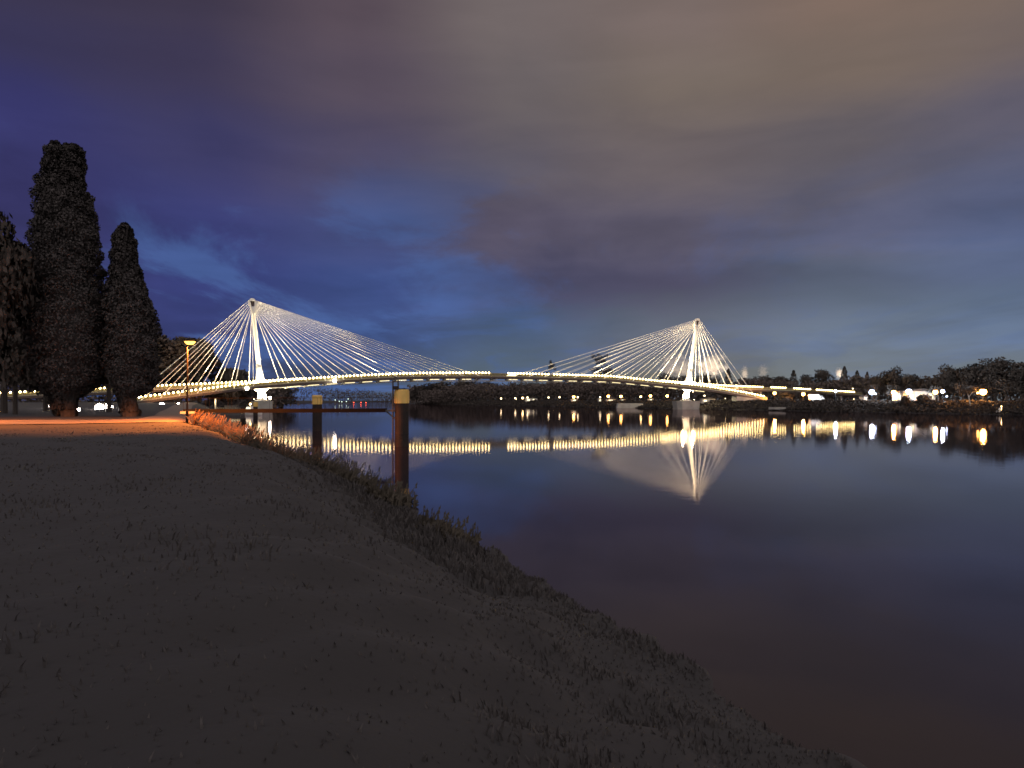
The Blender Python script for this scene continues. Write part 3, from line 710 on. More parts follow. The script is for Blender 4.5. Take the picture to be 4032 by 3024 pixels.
# ---------------------------------------------------------------- trees
rng = np.random.default_rng(5)
def leaf_mesh(name, pts, size, m_, squash=1.0):
    n = len(pts); pts = np.asarray(pts)
    d1 = rng.normal(size=(n, 3)); d1 /= np.linalg.norm(d1, axis=1)[:, None]
    d2 = rng.normal(size=(n, 3)); d2 -= (d1 * d2).sum(1)[:, None] * d1; d2 /= np.linalg.norm(d2, axis=1)[:, None]
    sz = size * rng.uniform(.55, 1.25, n)[:, None]
    V = np.empty((n, 4, 3)); V[:, 0] = pts - d1 * sz * .6; V[:, 1] = pts + d2 * sz * .38; V[:, 2] = pts + d1 * sz * .6; V[:, 3] = pts - d2 * sz * .38
    me = bpy.data.meshes.new(name); me.from_pydata(V.reshape(-1, 3).tolist(), [], np.arange(n * 4).reshape(n, 4).tolist()); me.materials.append(m_); me.update(); return me
def blob_points(blobs, n):
    w = np.array([b[3] * b[4] * b[5] for b in blobs]) ** .75; w /= w.sum(); out = []
    for b, c in zip(blobs, rng.multinomial(n, w)):
        d = rng.normal(size=(c, 3)); d /= np.linalg.norm(d, axis=1)[:, None]
        r = rng.uniform(.35, 1.0, c) ** .5 * (1 + .10 * np.sin(7 * d[:, 0] + 5 * d[:, 2]) + rng.normal(0, .05, c))
        out.append(np.array(b[:3]) + d * r[:, None] * np.array(b[3:6]))
    return np.concatenate(out)
def obj_from(me, name, parent, loc=(0, 0, 0)):
    o = bpy.data.objects.new(name, me); COL.objects.link(o); o.parent = parent; o.location = loc; return o
def trunk_mb(h, r, limbs, spread):
    m = MB(); m.tube([(0, 0, -.4), (.05 * r, 0, h * .35), (-.2 * r, .1 * r, h)], [r * 1.25, r * .85, r * .35], 8)
    for i in range(limbs):
        a = 2.4 * i + .4; z = h * (.35 + .55 * i / max(1, limbs)); L_ = spread * random.uniform(.6, 1.0)
        m.tube([(0, 0, z), (math.cos(a) * L_ * .5, math.sin(a) * L_ * .5, z + L_ * .45), (math.cos(a) * L_, math.sin(a) * L_, z + L_ * 1.0)], [r * .4, r * .25, r * .08], 5)
    return m
def poplar(x0, Y, ytop, ybot, left, right, label, n, extra):
    """columnar poplar; left/right = photo columns of its outline by row"""
    base = at(x0, HY, Y); X = base.x; z0 = gz(X, Y)
    root = thing('poplar_tree', (X, Y, z0), label, 'tree', 'tall poplars on the near left bank')
    k = Y / F; zt = H - (ytop - HY) * k; zb = H - (ybot - HY) * k
    z = zb + (zt - zb) * rng.uniform(0, 1, n) ** 1.05
    row = HY - (z - H) / k
    L_ = np.interp(row, [q[0] for q in left], [x0 - q[1] for q in left]) * k; R_ = np.interp(row, [q[0] for q in right], [q[1] - x0 for q in right]) * k
    th = rng.uniform(0, 2 * PI, n); c = np.cos(th); rr = np.where(c > 0, R_, L_) * (.5 + .5 * np.abs(c)) + (L_ + R_) / 2 * (.5 - .5 * np.abs(c))
    lob = 1 + .07 * np.sin(3 * th + z * 1.1) + .06 * np.sin(5 * th - z * 2.3) + .05 * np.sin(z * 4.1 + 2 * th)
    f = rng.uniform(.70, 1.07, n) * lob * .97
    pts = np.column_stack([rr * f * c, rr * f * np.sin(th), z - z0])
    if len(extra):
        e = [((q[0] - x0) * k, q[4] if len(q) > 4 else 0, H - (q[1] - HY) * k - z0, q[2] * k, q[2] * k, q[3] * k) for q in extra]
        pts = np.concatenate([pts, blob_points(e, int(n * .06 * len(extra)))])
    cm = leaf_mesh('crown', pts, .23, M['pop']); nz_, na = 150, 44; vv = []
    for zi in np.linspace(zb - .2, zt + .1, nz_):
        rw = HY - (zi - H) / k; l_ = np.interp(rw, [q[0] for q in left], [x0 - q[1] for q in left]) * k; r_ = np.interp(rw, [q[0] for q in right], [q[1] - x0 for q in right]) * k
        for t in np.linspace(0, 2 * PI, na, endpoint=False):
            c_ = math.cos(t); r0 = (r_ if c_ > 0 else l_) * (.5 + .5 * abs(c_)) + (l_ + r_) / 2 * (.5 - .5 * abs(c_))
            r0 *= .70 * min(1, (zi - zb + .6) / 2.5)
            vv.append((r0 * c_, r0 * math.sin(t), zi - z0))
    ff = [(i * na + j, i * na + (j + 1) % na, (i + 1) * na + (j + 1) % na, (i + 1) * na + j) for i in range(nz_ - 1) for j in range(na)] + [tuple(range(na))[::-1], tuple((nz_ - 1) * na + j for j in range(na))]
    o0 = len(cm.vertices); allv = [tuple(v.co) for v in cm.vertices] + vv; allf = [tuple(p.vertices) for p in cm.polygons] + [tuple(o0 + i for i in q) for q in ff]
    me = bpy.data.meshes.new('crown'); me.from_pydata(allv, [], allf); me.materials.append(M['pop']); me.update()
    obj_from(me, 'crown', root)
    tm = trunk_mb((zt - z0) * .9, .55, 10, 1.6); obj_from(tm.mesh('trunk', M['bark']), 'trunk', root)
    return root
poplar(268, 80, 590, 1610,
       [(560, 208), (590, 186), (640, 176), (700, 172), (755, 152), (850, 143), (950, 140), (1100, 133), (1300, 125), (1450, 140), (1530, 170), (1570, 205), (1610, 212)],
       [(560, 310), (590, 322), (700, 327), (755, 329), (770, 350), (850, 358), (920, 379), (1000, 381), (1060, 386), (1120, 392), (1250, 425), (1400, 432), (1500, 410), (1540, 345), (1570, 300), (1610, 296)],
       'tallest dark poplar with a blunt forked top on the left bank', 85000,
       [(216, 585, 22, 30), (280, 592, 36, 24), (398, 1077, 18, 14), (168, 724, 12, 22), (341, 775, 12, 18), (372, 930, 14, 24)])
poplar(510, 80, 893, 1618,
       [(885, 478), (920, 457), (960, 450), (1040, 439), (1125, 428), (1207, 420), (1350, 415), (1480, 425), (1565, 468), (1618, 482)],
       [(885, 500), (920, 513), (960, 534), (1030, 538), (1082, 552), (1135, 572), (1188, 584), (1236, 604), (1299, 614), (1434, 614), (1511, 606), (1545, 580), (1566, 531), (1618, 540)],
       'shorter dark poplar with a pointed top right of the tallest one', 60000, [(490, 900, 18, 22), (525, 960, 14, 20)])
def tree(kind_me, trunk_me, x, Y, wscale, hscale, label, grp, name='tree', rz=None, z0=None):
    p = at(x, HY, Y); zz = gz(p.x, Y) if z0 is None else z0
    root = thing(name, (p.x, Y, zz), label, 'tree', grp)
    a = rng.uniform(0, 6.28) if rz is None else rz
    for me, nm in ((kind_me, 'crown'), (trunk_me, 'trunk')):
        o = obj_from(me, nm, root); o.scale = (wscale, wscale, hscale); o.rotation_euler = (0, 0, a)
    return root
# unit crowns: height 1, half-width about .5, base of the crown at .2
def unit_broad(seed, n, name):
    r_ = random.Random(seed); bl = []
    for i in range(13):
        a = r_.uniform(0, 6.28); d = r_.uniform(.05, .30); z = r_.uniform(.32, .86); s = r_.uniform(.13, .21)
        d *= 1.15 - abs(z - .52) * 1.3
        bl.append((math.cos(a) * d, math.sin(a) * d, z, s, s, s * .8))
    bl.append((0, 0, .55, .28, .28, .33))
    return leaf_mesh(name, blob_points(bl, n), .045, M['farleaf'])
def unit_cone(seed, n):
    z = rng.uniform(0, 1, n) ** 1.25; th = rng.uniform(0, 6.28, n); r = (.30 * (1 - z) ** .8 + .02) * rng.uniform(.2, 1, n) ** .5 * (1 + .18 * np.sin(z * 60 + seed))
    return leaf_mesh('cone_crown', np.column_stack([r * np.cos(th), r * np.sin(th), .1 + .9 * z]), .04, M['farleaf'])
def unit_col(seed, n):
    z = rng.uniform(0, 1, n); th = rng.uniform(0, 6.28, n); r = .16 * np.sin(PI * np.clip(z * .86 + .13, 0, 1)) ** .6 * rng.uniform(.2, 1, n) ** .5 * (1 + .15 * np.sin(3 * th + 9 * z + seed))
    return leaf_mesh('column_crown', np.column_stack([r * np.cos(th), r * np.sin(th), .1 + .9 * z]), .04, M['farleaf'])
def unit_sparse(seed, n):
    r_ = random.Random(seed); bl = []
    for i in range(14):
        z = r_.uniform(.35, 1.0); a = r_.uniform(0, 6.28); d = r_.uniform(0, .24); s = r_.uniform(.03, .075); bl.append((math.cos(a) * d, math.sin(a) * d, z, s * 1.5, s * 1.5, s))
    return leaf_mesh('sparse_crown', blob_points(bl, n), .035, M['farleaf'])
BR = [unit_broad(s, 2600, 'broad_crown') for s in (1, 2, 3, 4)]
BRN = [unit_broad(s, 9000, 'dense_crown') for s in (5, 6)]
CN = [unit_cone(s, 1500) for s in (1, 2)]
CO = [unit_col(s, 1300) for s in (1, 2)]
SP = [unit_sparse(s, 900) for s in (1, 2)]
def unit_trunk(limbs):
    m = MB(); m.tube([(0, 0, -.03), (.003, 0, .3), (0, .004, .72)], [.028, .02, .006], 7)
    for i in range(limbs):
        a = 2.4 * i; z = .22 + .4 * i / limbs; L_ = .2
        m.tube([(0, 0, z), (math.cos(a) * L_ * .5, math.sin(a) * L_ * .5, z + .1), (math.cos(a) * L_, math.sin(a) * L_, z + .2)], [.011, .007, .002], 5)
    return m.mesh('trunk', M['bark'])
UT = unit_trunk(7); US = unit_trunk(12)
def T(kind, x, ytop, Y, wpx, label, grp, name='tree'):
    """tree whose top shows at photo row ytop and whose crown is wpx photo pixels wide"""
    p = at(x, ytop, Y); z0 = gz(p.x, Y); hh = p.z - z0; ww = wpx / F * Y
    if kind == 'B': me, base = BRN[T.i % 2], .86
    elif kind == 'b': me, base = BR[T.i % 4], .86
    elif kind == 'c': me, base = CN[T.i % 2], .6
    elif kind == 'p': me, base = CO[T.i % 2], .33
    else: me, base = SP[T.i % 2], .6
    T.i += 1
    return tree(me, US if kind == 's' else UT, x, Y, ww / base, hh / (1.0 if kind not in 'bB' else .98), label, grp, name, z0=z0)
T.i = 0
GL = 'trees on the left bank'; GR = 'trees on the far right bank'; GB = 'trees behind the bridge'
T('B', -60, 838, 74, 330, 'broad dark tree cut by the left edge beside the tallest poplar', GL)
T('B', 15, 905, 100, 420, 'large dark tree mass filling the left edge below the poplar top', GL)
T('B', 60, 960, 92, 300, 'hazy thin-crowned tree between the left edge and the tallest poplar', GL)
T('B', 430, 1150, 112, 300, 'dark rounded tree filling the gap between the two poplars', GL)
T('B', 180, 1180, 120, 320, 'dark rounded tree behind the left side of the tallest poplar', GL)
T('B', 705, 1316, 330, 330, 'brown lit broad tree behind the outer left stays', GB)
T('B', 560, 1300, 330, 300, 'broad tree hidden mostly behind the pointed poplar', GB)
T('B', 905, 1440, 350, 200, 'low dark tree behind the stays left of the left mast', GB)
T('b', 1110, 1518, 420, 170, 'low dim tree under the deck right of the left mast', GB)
# far wood under midspan
for a in (('b', 1672, 1512, 800, 130, 'left end tree of the dark wood under midspan'), ('b', 1740, 1497, 790, 160, 'second tree of the dark wood, highest left crown under midspan'),
          ('b', 1822, 1494, 770, 170, 'widest middle tree of the dark wood under midspan'), ('b', 1903, 1500, 730, 150, 'tree of the dark wood left of the unlit deck gap'),
          ('b', 1975, 1507, 690, 120, 'tree under the unlit gap at the bridge centre'), ('b', 2098, 1504, 640, 150, 'tree above the lit facade right of the sky gap'),
          ('b', 1640, 1540, 850, 90, 'lowest small tree at the left tip of the dark wood')): T(*a, GR)
T('s', 2165, 1424, 600, 60, 'thin sparse treetop just above the deck right of midspan', GR)
T('s', 2368, 1398, 560, 130, 'tall sparse tree showing through the right river-side stays', GR)
for a in (('b', 2180, 1500, 620, 160, 'dark tree below the thin sparse treetop'), ('b', 2290, 1497, 590, 170, 'dark tree behind the glowing twin lamps'),
          ('b', 2400, 1500, 560, 170, 'dark tree behind the amber lamp and slanted roof'), ('b', 2510, 1505, 530, 160, 'dark tree behind the oval lamp left of the right pier'),
          ('b', 2622, 1468, 520, 110, 'rounded treetop left of the right mast below the steam'), ('b', 2700, 1478, 520, 110, 'rounded treetop right behind the right mast foot'),
          ('b', 2770, 1470, 510, 110, 'rounded treetop below the brightest steam cloud'), ('c', 2868, 1452, 480, 60, 'pointed conifer right of the brightest steam cloud'),
          ('b', 2815, 1480, 500, 90, 'low treetop left of the pointed conifer'), ('b', 2935, 1488, 480, 110, 'low treetop at the foot of the two thin steam wisps'),
          ('b', 3010, 1476, 470, 120, 'flat treetop above the end of the sloping ramp'), ('b', 3075, 1470, 465, 100, 'treetop above the amber lamp at the ramp foot'),
          ('c', 3125, 1458, 460, 62, 'broad pointed tree above the viaduct left of the big round tree'), ('b', 3180, 1472, 450, 90, 'low treetop between pointed tree and big round tree'),
          ('b', 3243, 1450, 440, 112, 'big round tree above the white truck'), ('p', 3325, 1443, 430, 32, 'slim pointed poplar right of the glowing rooftop light'),
          ('p', 3375, 1459, 430, 30, 'forked slim poplar left of the shortest poplar'), ('p', 3415, 1464, 430, 24, 'shortest slim poplar at the end of the viaduct'),
          ('b', 3300, 1492, 420, 110, 'low dark tree under the slim pointed poplar'), ('b', 3395, 1496, 410, 130, 'low dark tree under the two smaller poplars'),
          ('b', 3520, 1441, 360, 110, 'tall round dome tree above the amber lamp left of the pavilion'), ('b', 3462, 1478, 370, 90, 'low tree left of the tall dome tree'),
          ('b', 3590, 1468, 350, 100, 'mid-height tree behind the left half of the pavilion'), ('b', 3655, 1478, 340, 110, 'lowest tree in the dip behind the pavilion'),
          ('b', 3735, 1432, 315, 130, 'upright dark tree just right of the pavilion'), ('b', 3820, 1428, 305, 140, 'flat-topped dark tree left of the tallest right tree'),
          ('b', 3920, 1402, 300, 170, 'tallest broad tree of the right bank'), ('b', 4020, 1408, 295, 170, 'broad tree cut by the right edge'),
          ('b', 3880, 1506, 238, 120, 'amber lit low tree close behind the big amber light'), ('b', 3440, 1512, 291, 90, 'low tree added to catch the glow behind the large white star of light'), ('b', 3522, 1515, 281, 80, 'low tree added to catch amber glow behind the lamp left of the pavilion'), ('b', 3695, 1513, 262, 90, 'low tree added to catch lamp glow right of the pavilion'),  # low trees by the star and pavilion added to imitate lamp halos
          ('b', 3110, 1538, 352, 120, 'shrubby tree added to catch amber glow under the viaduct by the ramp foot'), ('b', 3215, 1540, 345, 110, 'shrubby tree added to catch amber glow behind the white truck'),  # shrubby trees added to catch glow around the viaduct lamps
          ('b', 3960, 1490, 260, 150, 'amber lit low tree above the small white tent'), ('b', 3790, 1496, 262, 110, 'low amber lit tree left of the big amber light')): T(*a, GR)
# far wooded shore up the river: one mass
def treeline(name, pts, hgts, n, size, label):
    P = []
    tot = np.cumsum([0] + [math.dist(a, b) for a, b in zip(pts, pts[1:])])
    t = rng.uniform(0, tot[-1], n); X = np.interp(t, tot, [p[0] for p in pts]); Y = np.interp(t, tot, [p[1] for p in pts]); Hh = np.interp(t, tot, hgts)
    Hh = Hh * (1 + .16 * np.sin(t * .11) + .10 * np.sin(t * .31 + 1) + .07 * np.sin(t * .83 + 2))
    z = Hh * rng.uniform(0, 1, n) ** .8
    zz = np.clip(ground_z(np.column_stack([X, Y])), 0, 4)
    pts3 = np.column_stack([X + rng.normal(0, 5, n), Y + rng.normal(0, 7, n), zz + z])
    o = bpy.data.objects.new(name, leaf_mesh(name, pts3, size, M['hedge'])); COL.objects.link(o); tag(o, label, 'trees', kind='stuff')
treeline('treeline', [(-560, 1500), (-420, 1700), (-330, 2200), (-380, 3150), (-300, 3100), (-215, 2050), (-150, 1250), (-112, 900)], [24, 26, 22, 26, 24, 24, 20, 15], 16000, 3.2, 'dark wooded shore far upriver')
treeline('treeline', [(-470, 330), (-330, 340), (-215, 345), (-150, 350), (-125, 400), (-170, 520), (-255, 700), (-330, 1000)], [20, 17, 14, 13, 12, 12, 14, 18], 30000, 2.0, 'dark undergrowth and trees behind the left end of the bridge')
treeline('treeline', [(-85, 790), (-10, 650), (60, 530), (120, 470), (165, 425), (190, 390), (228, 345), (275, 330)], [12, 12, 11, 10, 10, 11, 13, 15], 42000, 1.6, 'low dark hedge behind the far promenade')

def brush(pts, n, size, hgt, label):
    tot = np.cumsum([0] + [math.dist(a, b) for a, b in zip(pts, pts[1:])])
    t = rng.uniform(0, tot[-1], n); X = np.interp(t, tot, [p[0] for p in pts]); Y = np.interp(t, tot, [p[1] for p in pts])
    off = rng.uniform(.3, 13, n); X = X + off * .93; Y = Y + off * .36
    hh = hgt * (.55 + .45 * np.sin(t * .23) * np.sin(t * .071 + 1)) * np.clip(1.25 - off / 16, .3, 1)
    P = np.column_stack([X, Y, np.maximum(ground_z(np.column_stack([X, Y])), 0) + hh * rng.uniform(0, 1, n)])
    o = bpy.data.objects.new('undergrowth', leaf_mesh('undergrowth', P, size, M['brush'])); COL.objects.link(o); tag(o, label, 'undergrowth', kind='stuff')
brush([(165, 125), (134, 202), (84, 346), (-28, 622), (-105, 850)], 52000, .95, 1.5, 'dark brush covering the far river bank')
# ---------------------------------------------------------------- right bank buildings and vehicles
def hut(x, Y, wpx, ytop, ybot, label, lit=False, roofh=.6, name='kiosk', depth=4):
    p = at(x, ybot, Y); z0 = min(gz(p.x, Y), p.z); w = wpx / F * Y; h = H - (ytop - HY) / F * Y - z0
    root = thing(name, (p.x, Y, z0), label, 'kiosk' if name == 'kiosk' else 'building', 'small buildings along the far bank')
    m = MB(); m.box((p.x, Y + depth / 2, z0 + h / 2 - .1), (w, depth, h + .2)); wl = m.build('wall', M['wall'], root)
    m = MB(); m.prism([(p.x - w / 2 - .3, Y - .3, z0 + h), (p.x + w / 2 + .3, Y - .3, z0 + h), (p.x + w * .1, Y - .3, z0 + h + roofh)], (0, depth + .6, 0)); m.build('roof', M['roof'], root)
    k = max(1, int(w / 3))
    for i in range(k):
        xx = p.x - w / 2 + w * (i + .5) / k
        m = MB(); m.box((xx, Y - .02, z0 + h * .52), (w / k * .5, .06, h * .45)); wn = m.build('window', M['l_window'] if lit or i % 2 == 0 else M['glass'], root)
        m = MB()
        for e in (-1, 1): m.box((xx + e * w / k * .27, Y - .04, z0 + h * .52), (.08, .1, h * .52))
        m.build('frame', M['roof'], wn)
    m = MB(); m.box((p.x + w * .33, Y - .03, z0 + min(1.0, h * .4)), (min(.95, w * .2), .06, min(2.0, h * .8))); m.build('door', M['dark'], root)
    return root
hut(2092, shoreY(2092, 26), 46, 1568, 1581, 'long yellow lit facade behind the promenade lamps under midspan', True)
hut(2262, shoreY(2262, 24), 26, 1571, 1581, 'small lit hut under the glowing twin lamps')
hut(2363, shoreY(2363, 20), 12, 1569, 1579, 'narrow lit kiosk under the flat small lamp', True)
hut(2405, shoreY(2405, 24), 34, 1572, 1581, 'low hut with slanted lit roof under an amber lamp', roofh=1.6)
hut(2452, shoreY(2452, 24), 20, 1572, 1580, 'low lit hut above the pale concrete block')
hut(2563, shoreY(2563, 24), 18, 1569, 1579, 'small lit hut left of the right bridge pier')
hut(2790, shoreY(2790, 16), 52, 1570, 1580, 'low dim wall-like hut right of the right bridge pier')
hut(3628, 268, 112, 1540, 1563, 'long floodlit white pavilion between cold and amber lamps', True, .9, 'pavilion', 8)
hut(3543, 272, 16, 1547, 1564, 'narrow lit kiosk between amber lamp and pavilion', True)
hut(3409, 292, 14, 1562, 1576, 'small pale booth below the large white star of light')
def truck():
    c = at(3214, 1580, 330); z0 = gz(c.x, 330)
    root = thing('box_truck', (c.x, 330, z0), 'white box truck parked on the bank below the viaduct', 'truck')
    X, Y = c.x - 2.9, 330
    m = MB(); m.box((X + 1.95, Y, z0 + 1.75), (3.7, 2.1, 2.1)); m.build('cargo_box', M['white'], root)
    m = MB(); m.prism([(X + 4.0, Y - .98, z0 + .5), (X + 5.9, Y - .98, z0 + .5), (X + 5.9, Y - .98, z0 + 1.25), (X + 5.35, Y - .98, z0 + 1.4), (X + 4.95, Y - .98, z0 + 2.2), (X + 4.0, Y - .98, z0 + 2.25)], (0, 1.96, 0)); cab = m.build('cab', M['white'], root)
    m = MB(); m.prism([(X + 4.35, Y - 1.0, z0 + 1.4), (X + 5.15, Y - 1.0, z0 + 1.4), (X + 4.88, Y - 1.0, z0 + 2.05), (X + 4.35, Y - 1.0, z0 + 2.05)], (0, .012, 0)); m.build('window', M['glass'], cab)
    m = MB(); m.beam((X + .1, Y, z0 + .6), (X + 5.6, Y, z0 + .6), 1.2, .16); m.build('chassis', M['dark'], root)
    for wx in (X + 1.0, X + 4.9):
        for e in (-.92, .92):
            m = MB(); m.tube([(wx, Y + e - .12, z0 + .42), (wx, Y + e + .12, z0 + .42)], .42, 14); wh = m.build('wheel', M['tyre'], root)
            m = MB(); m.tube([(wx, Y + e - .135, z0 + .42), (wx, Y + e + .135, z0 + .42)], .2, 10); m.build('rim', M['white'], wh)
    for e in (-.7, .7):
        m = MB(); m.box((X + 5.92, Y + e, z0 + .85), (.06, .26, .16)); m.build('headlight', M['glass'], root)
    # lamp on a stand, added to brighten the truck
    q = Vector((c.x - 5.5, 322, gz(c.x - 5.5, 322)))
    r2 = thing('truck_fill_lamp', q, 'low added lamp brightening the white box truck', 'added lamp')
    m = MB(); m.tube([q, q + Vector((0, 0, 1.0))], .05, 6); m.box(q + Vector((0, 0, 1.1)), (.4, .2, .3)); m.build('stand', M['dark'], r2)
    m = MB(); m.box(q + Vector((0, .125, 1.1)), (.34, .04, .24)); m.build('lens', M['l_flood'], r2)
    spot('truck_fill_light', q + Vector((.1, .3, 1.15)), (c.x, 330, z0 + 1.5), 4500, 70, (1, .97, .9))
truck()
def tent():
    p = at(3934, 1588, 214); z0 = gz(p.x, 214); p.z = z0
    root = thing('small_tent', p, 'small white pointed tent on the bank under the right-hand trees', 'tent')
    m = MB(); a = [Vector((p.x + x, 214 + y, z0 + .1)) for x, y in ((-.7, -.7), (.7, -.7), (.7, .7), (-.7, .7))]; t = Vector((p.x + .2, 214, z0 + 1.55))
    m.add(a + [t], [(0, 1, 4), (1, 2, 4), (2, 3, 4), (3, 0, 4), (3, 2, 1, 0)]); m.build('canvas', M['tent'], root)
    m = MB(); m.tube([t - Vector((0, 0, 1.7)), t + Vector((0, 0, .25))], .04, 6); m.build('pole', M['pole'], root)
    m = MB(); m.ball(t + Vector((-.5, -1.5, .3)), .12, 8, 6); m.tube([t + Vector((-.5, -1.5, .2)), t + Vector((-.5, -1.5, -1.6))], .03, 5); m.build('lamp', M['l_warm'], root)
    q = at(3822, 1570, 228); q.z = gz(q.x, 228)
    r2 = thing('pale_trunk_tree', q, 'pale lit slanting trunk left of the big amber light', 'tree', GR)
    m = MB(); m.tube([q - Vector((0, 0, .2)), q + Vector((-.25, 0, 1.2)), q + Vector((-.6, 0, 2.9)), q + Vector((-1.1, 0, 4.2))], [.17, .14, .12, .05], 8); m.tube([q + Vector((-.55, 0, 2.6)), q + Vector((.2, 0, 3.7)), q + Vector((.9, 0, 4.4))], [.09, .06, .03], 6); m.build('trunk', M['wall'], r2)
    P = blob_points([(q.x - 1.0, q.y, q.z + 4.6, 1.6, 1.5, .9), (q.x + .9, q.y, q.z + 4.9, 1.5, 1.5, .8)], 700); o = obj_from(leaf_mesh('crown', P - np.array(q), .3, M['farleaf']), 'crown', r2)
tent()
def hedge(x, Y, wpx, ytop, label, grp='round shrubs on the right bank'):
    p = at(x, ytop, Y); z0 = gz(p.x, Y); w = wpx / F * Y / 2; h = p.z - z0
    root = thing('round_shrub', (p.x, Y, z0), label, 'shrub', grp)
    bl = [(0, 0, h * .5, w, w * .7, h * .55), (-w * .5, 0, h * .45, w * .5, w * .5, h * .45), (w * .5, .2, h * .42, w * .55, w * .5, h * .45)]
    obj_from(leaf_mesh('foliage', blob_points(bl, 900), .45, M['farleaf']), 'foliage', root)
    m = MB(); m.tube([(0, 0, -.2), (0, 0, h * .6)], [.12, .05], 6); obj_from(m.mesh('stem', M['bark']), 'stem', root)
hedge(254, 83, 84, 1606, 'dark low shrub at the foot of the tallest poplar', 'shrubs at the poplar feet')
hedge(512, 83, 70, 1608, 'dark low shrub at the foot of the shorter poplar', 'shrubs at the poplar feet')
hedge(3637, 248, 54, 1553, 'round dark shrub standing before the pavilion')
hedge(3565, 250, 34, 1558, 'smaller dark shrub at the left foot of the pavilion')
hedge(3095, 330, 50, 1566, 'greenish lit shrub below the viaduct lamps')
hedge(2970, 345, 70, 1570, 'dim wide shrub in front of the sloping ramp')
# low wall below the viaduct
m = MB(); a = at(3035, 1614, 300); b = at(3115, 1614, 290); m.beam((a.x, 302, .9), (b.x, 296, .9), .5, .9)
tag(m.build('quay_wall', M['concrete'], loc=(a.x, 300, 0)), 'low pale quay wall at the water below the viaduct', 'wall')

# ---------------------------------------------------------------- steam from the works beyond the trees
def steam(x, y, Y, wpx, hpx, dens, power, label, seed, lean=.4):
    c = at(x, y, Y); w = wpx / F * Y; h = hpx / F * Y
    m = bpy.data.materials.new('steam_volume'); m.use_nodes = True; N = m.node_tree.nodes; L = m.node_tree.links; N.clear()
    out = N.new('ShaderNodeOutputMaterial'); v = N.new('ShaderNodeVolumePrincipled'); L.new(v.outputs[0], out.inputs['Volume'])
    v.inputs['Color'].default_value = (.95, .95, .95, 1); v.inputs['Anisotropy'].default_value = .1
    tc = N.new('ShaderNodeTexCoord'); ln = N.new('ShaderNodeVectorMath'); ln.operation = 'LENGTH'
    mp = N.new('ShaderNodeMapping'); mp.inputs['Scale'].default_value = (2 / w, 2 / w, 2 / h); L.new(tc.outputs['Object'], mp.inputs[0]); L.new(mp.outputs[0], ln.inputs[0])
    nz = N.new('ShaderNodeTexNoise'); nz.inputs['Scale'].default_value = 6.0 / w; nz.inputs['Detail'].default_value = 5; nz.inputs['Roughness'].default_value = .6
    off = N.new('ShaderNodeMapping'); off.inputs['Location'].default_value = (seed * 17.0, seed * 9.0, seed); L.new(tc.outputs['Object'], off.inputs[0]); L.new(off.outputs[0], nz.inputs['Vector'])
    f1 = N.new('ShaderNodeMath'); f1.operation = 'MULTIPLY_ADD'; L.new(nz.outputs['Fac'], f1.inputs[0]); f1.inputs[1].default_value = 2.6; f1.inputs[2].default_value = -.55
    f2 = N.new('ShaderNodeMath'); f2.operation = 'SUBTRACT'; L.new(f1.outputs[0], f2.inputs[0]); L.new(ln.outputs['Value'], f2.inputs[1])
    mr = N.new('ShaderNodeMapRange'); mr.inputs[1].default_value = 0.0; mr.inputs[2].default_value = .35; mr.inputs[3].default_value = 0; mr.inputs[4].default_value = dens; L.new(f2.outputs[0], mr.inputs[0]); L.new(mr.outputs[0], v.inputs['Density'])
    b = MB(); b.ball((0, 0, 0), 1.0, 16, 10); me = b.mesh('steam_plume', m); o = bpy.data.objects.new('steam_plume', me); COL.objects.link(o); o.location = c
    for vv in me.vertices: vv.co.x *= w / 2; vv.co.y *= w / 2; vv.co.z *= h / 2
    tag(o, label, 'steam', 'steam plumes beyond the trees')
    l = point('works_lamp_light', c + Vector((w * .25, -w * .55, -h * .75)), power, (1.0, .74, .48), 1.0)
steam(2800, 1436, 700, 150, 110, .10, 55000, 'brightest billowing steam cloud right of the right mast', 1)
steam(2660, 1440, 720, 190, 120, .045, 50000, 'wide faint steam veil behind the right mast', 2)
steam(2932, 1470, 700, 34, 70, .2, 9000, 'short bright steam wisp above the sloping ramp', 3)
steam(3005, 1462, 720, 50, 70, .06, 8000, 'faint tall steam wisp right of the bright one', 4)
steam(3304, 1468, 700, 34, 50, .2, 26000, 'small glowing steam puff left of the slim pointed poplar', 5)

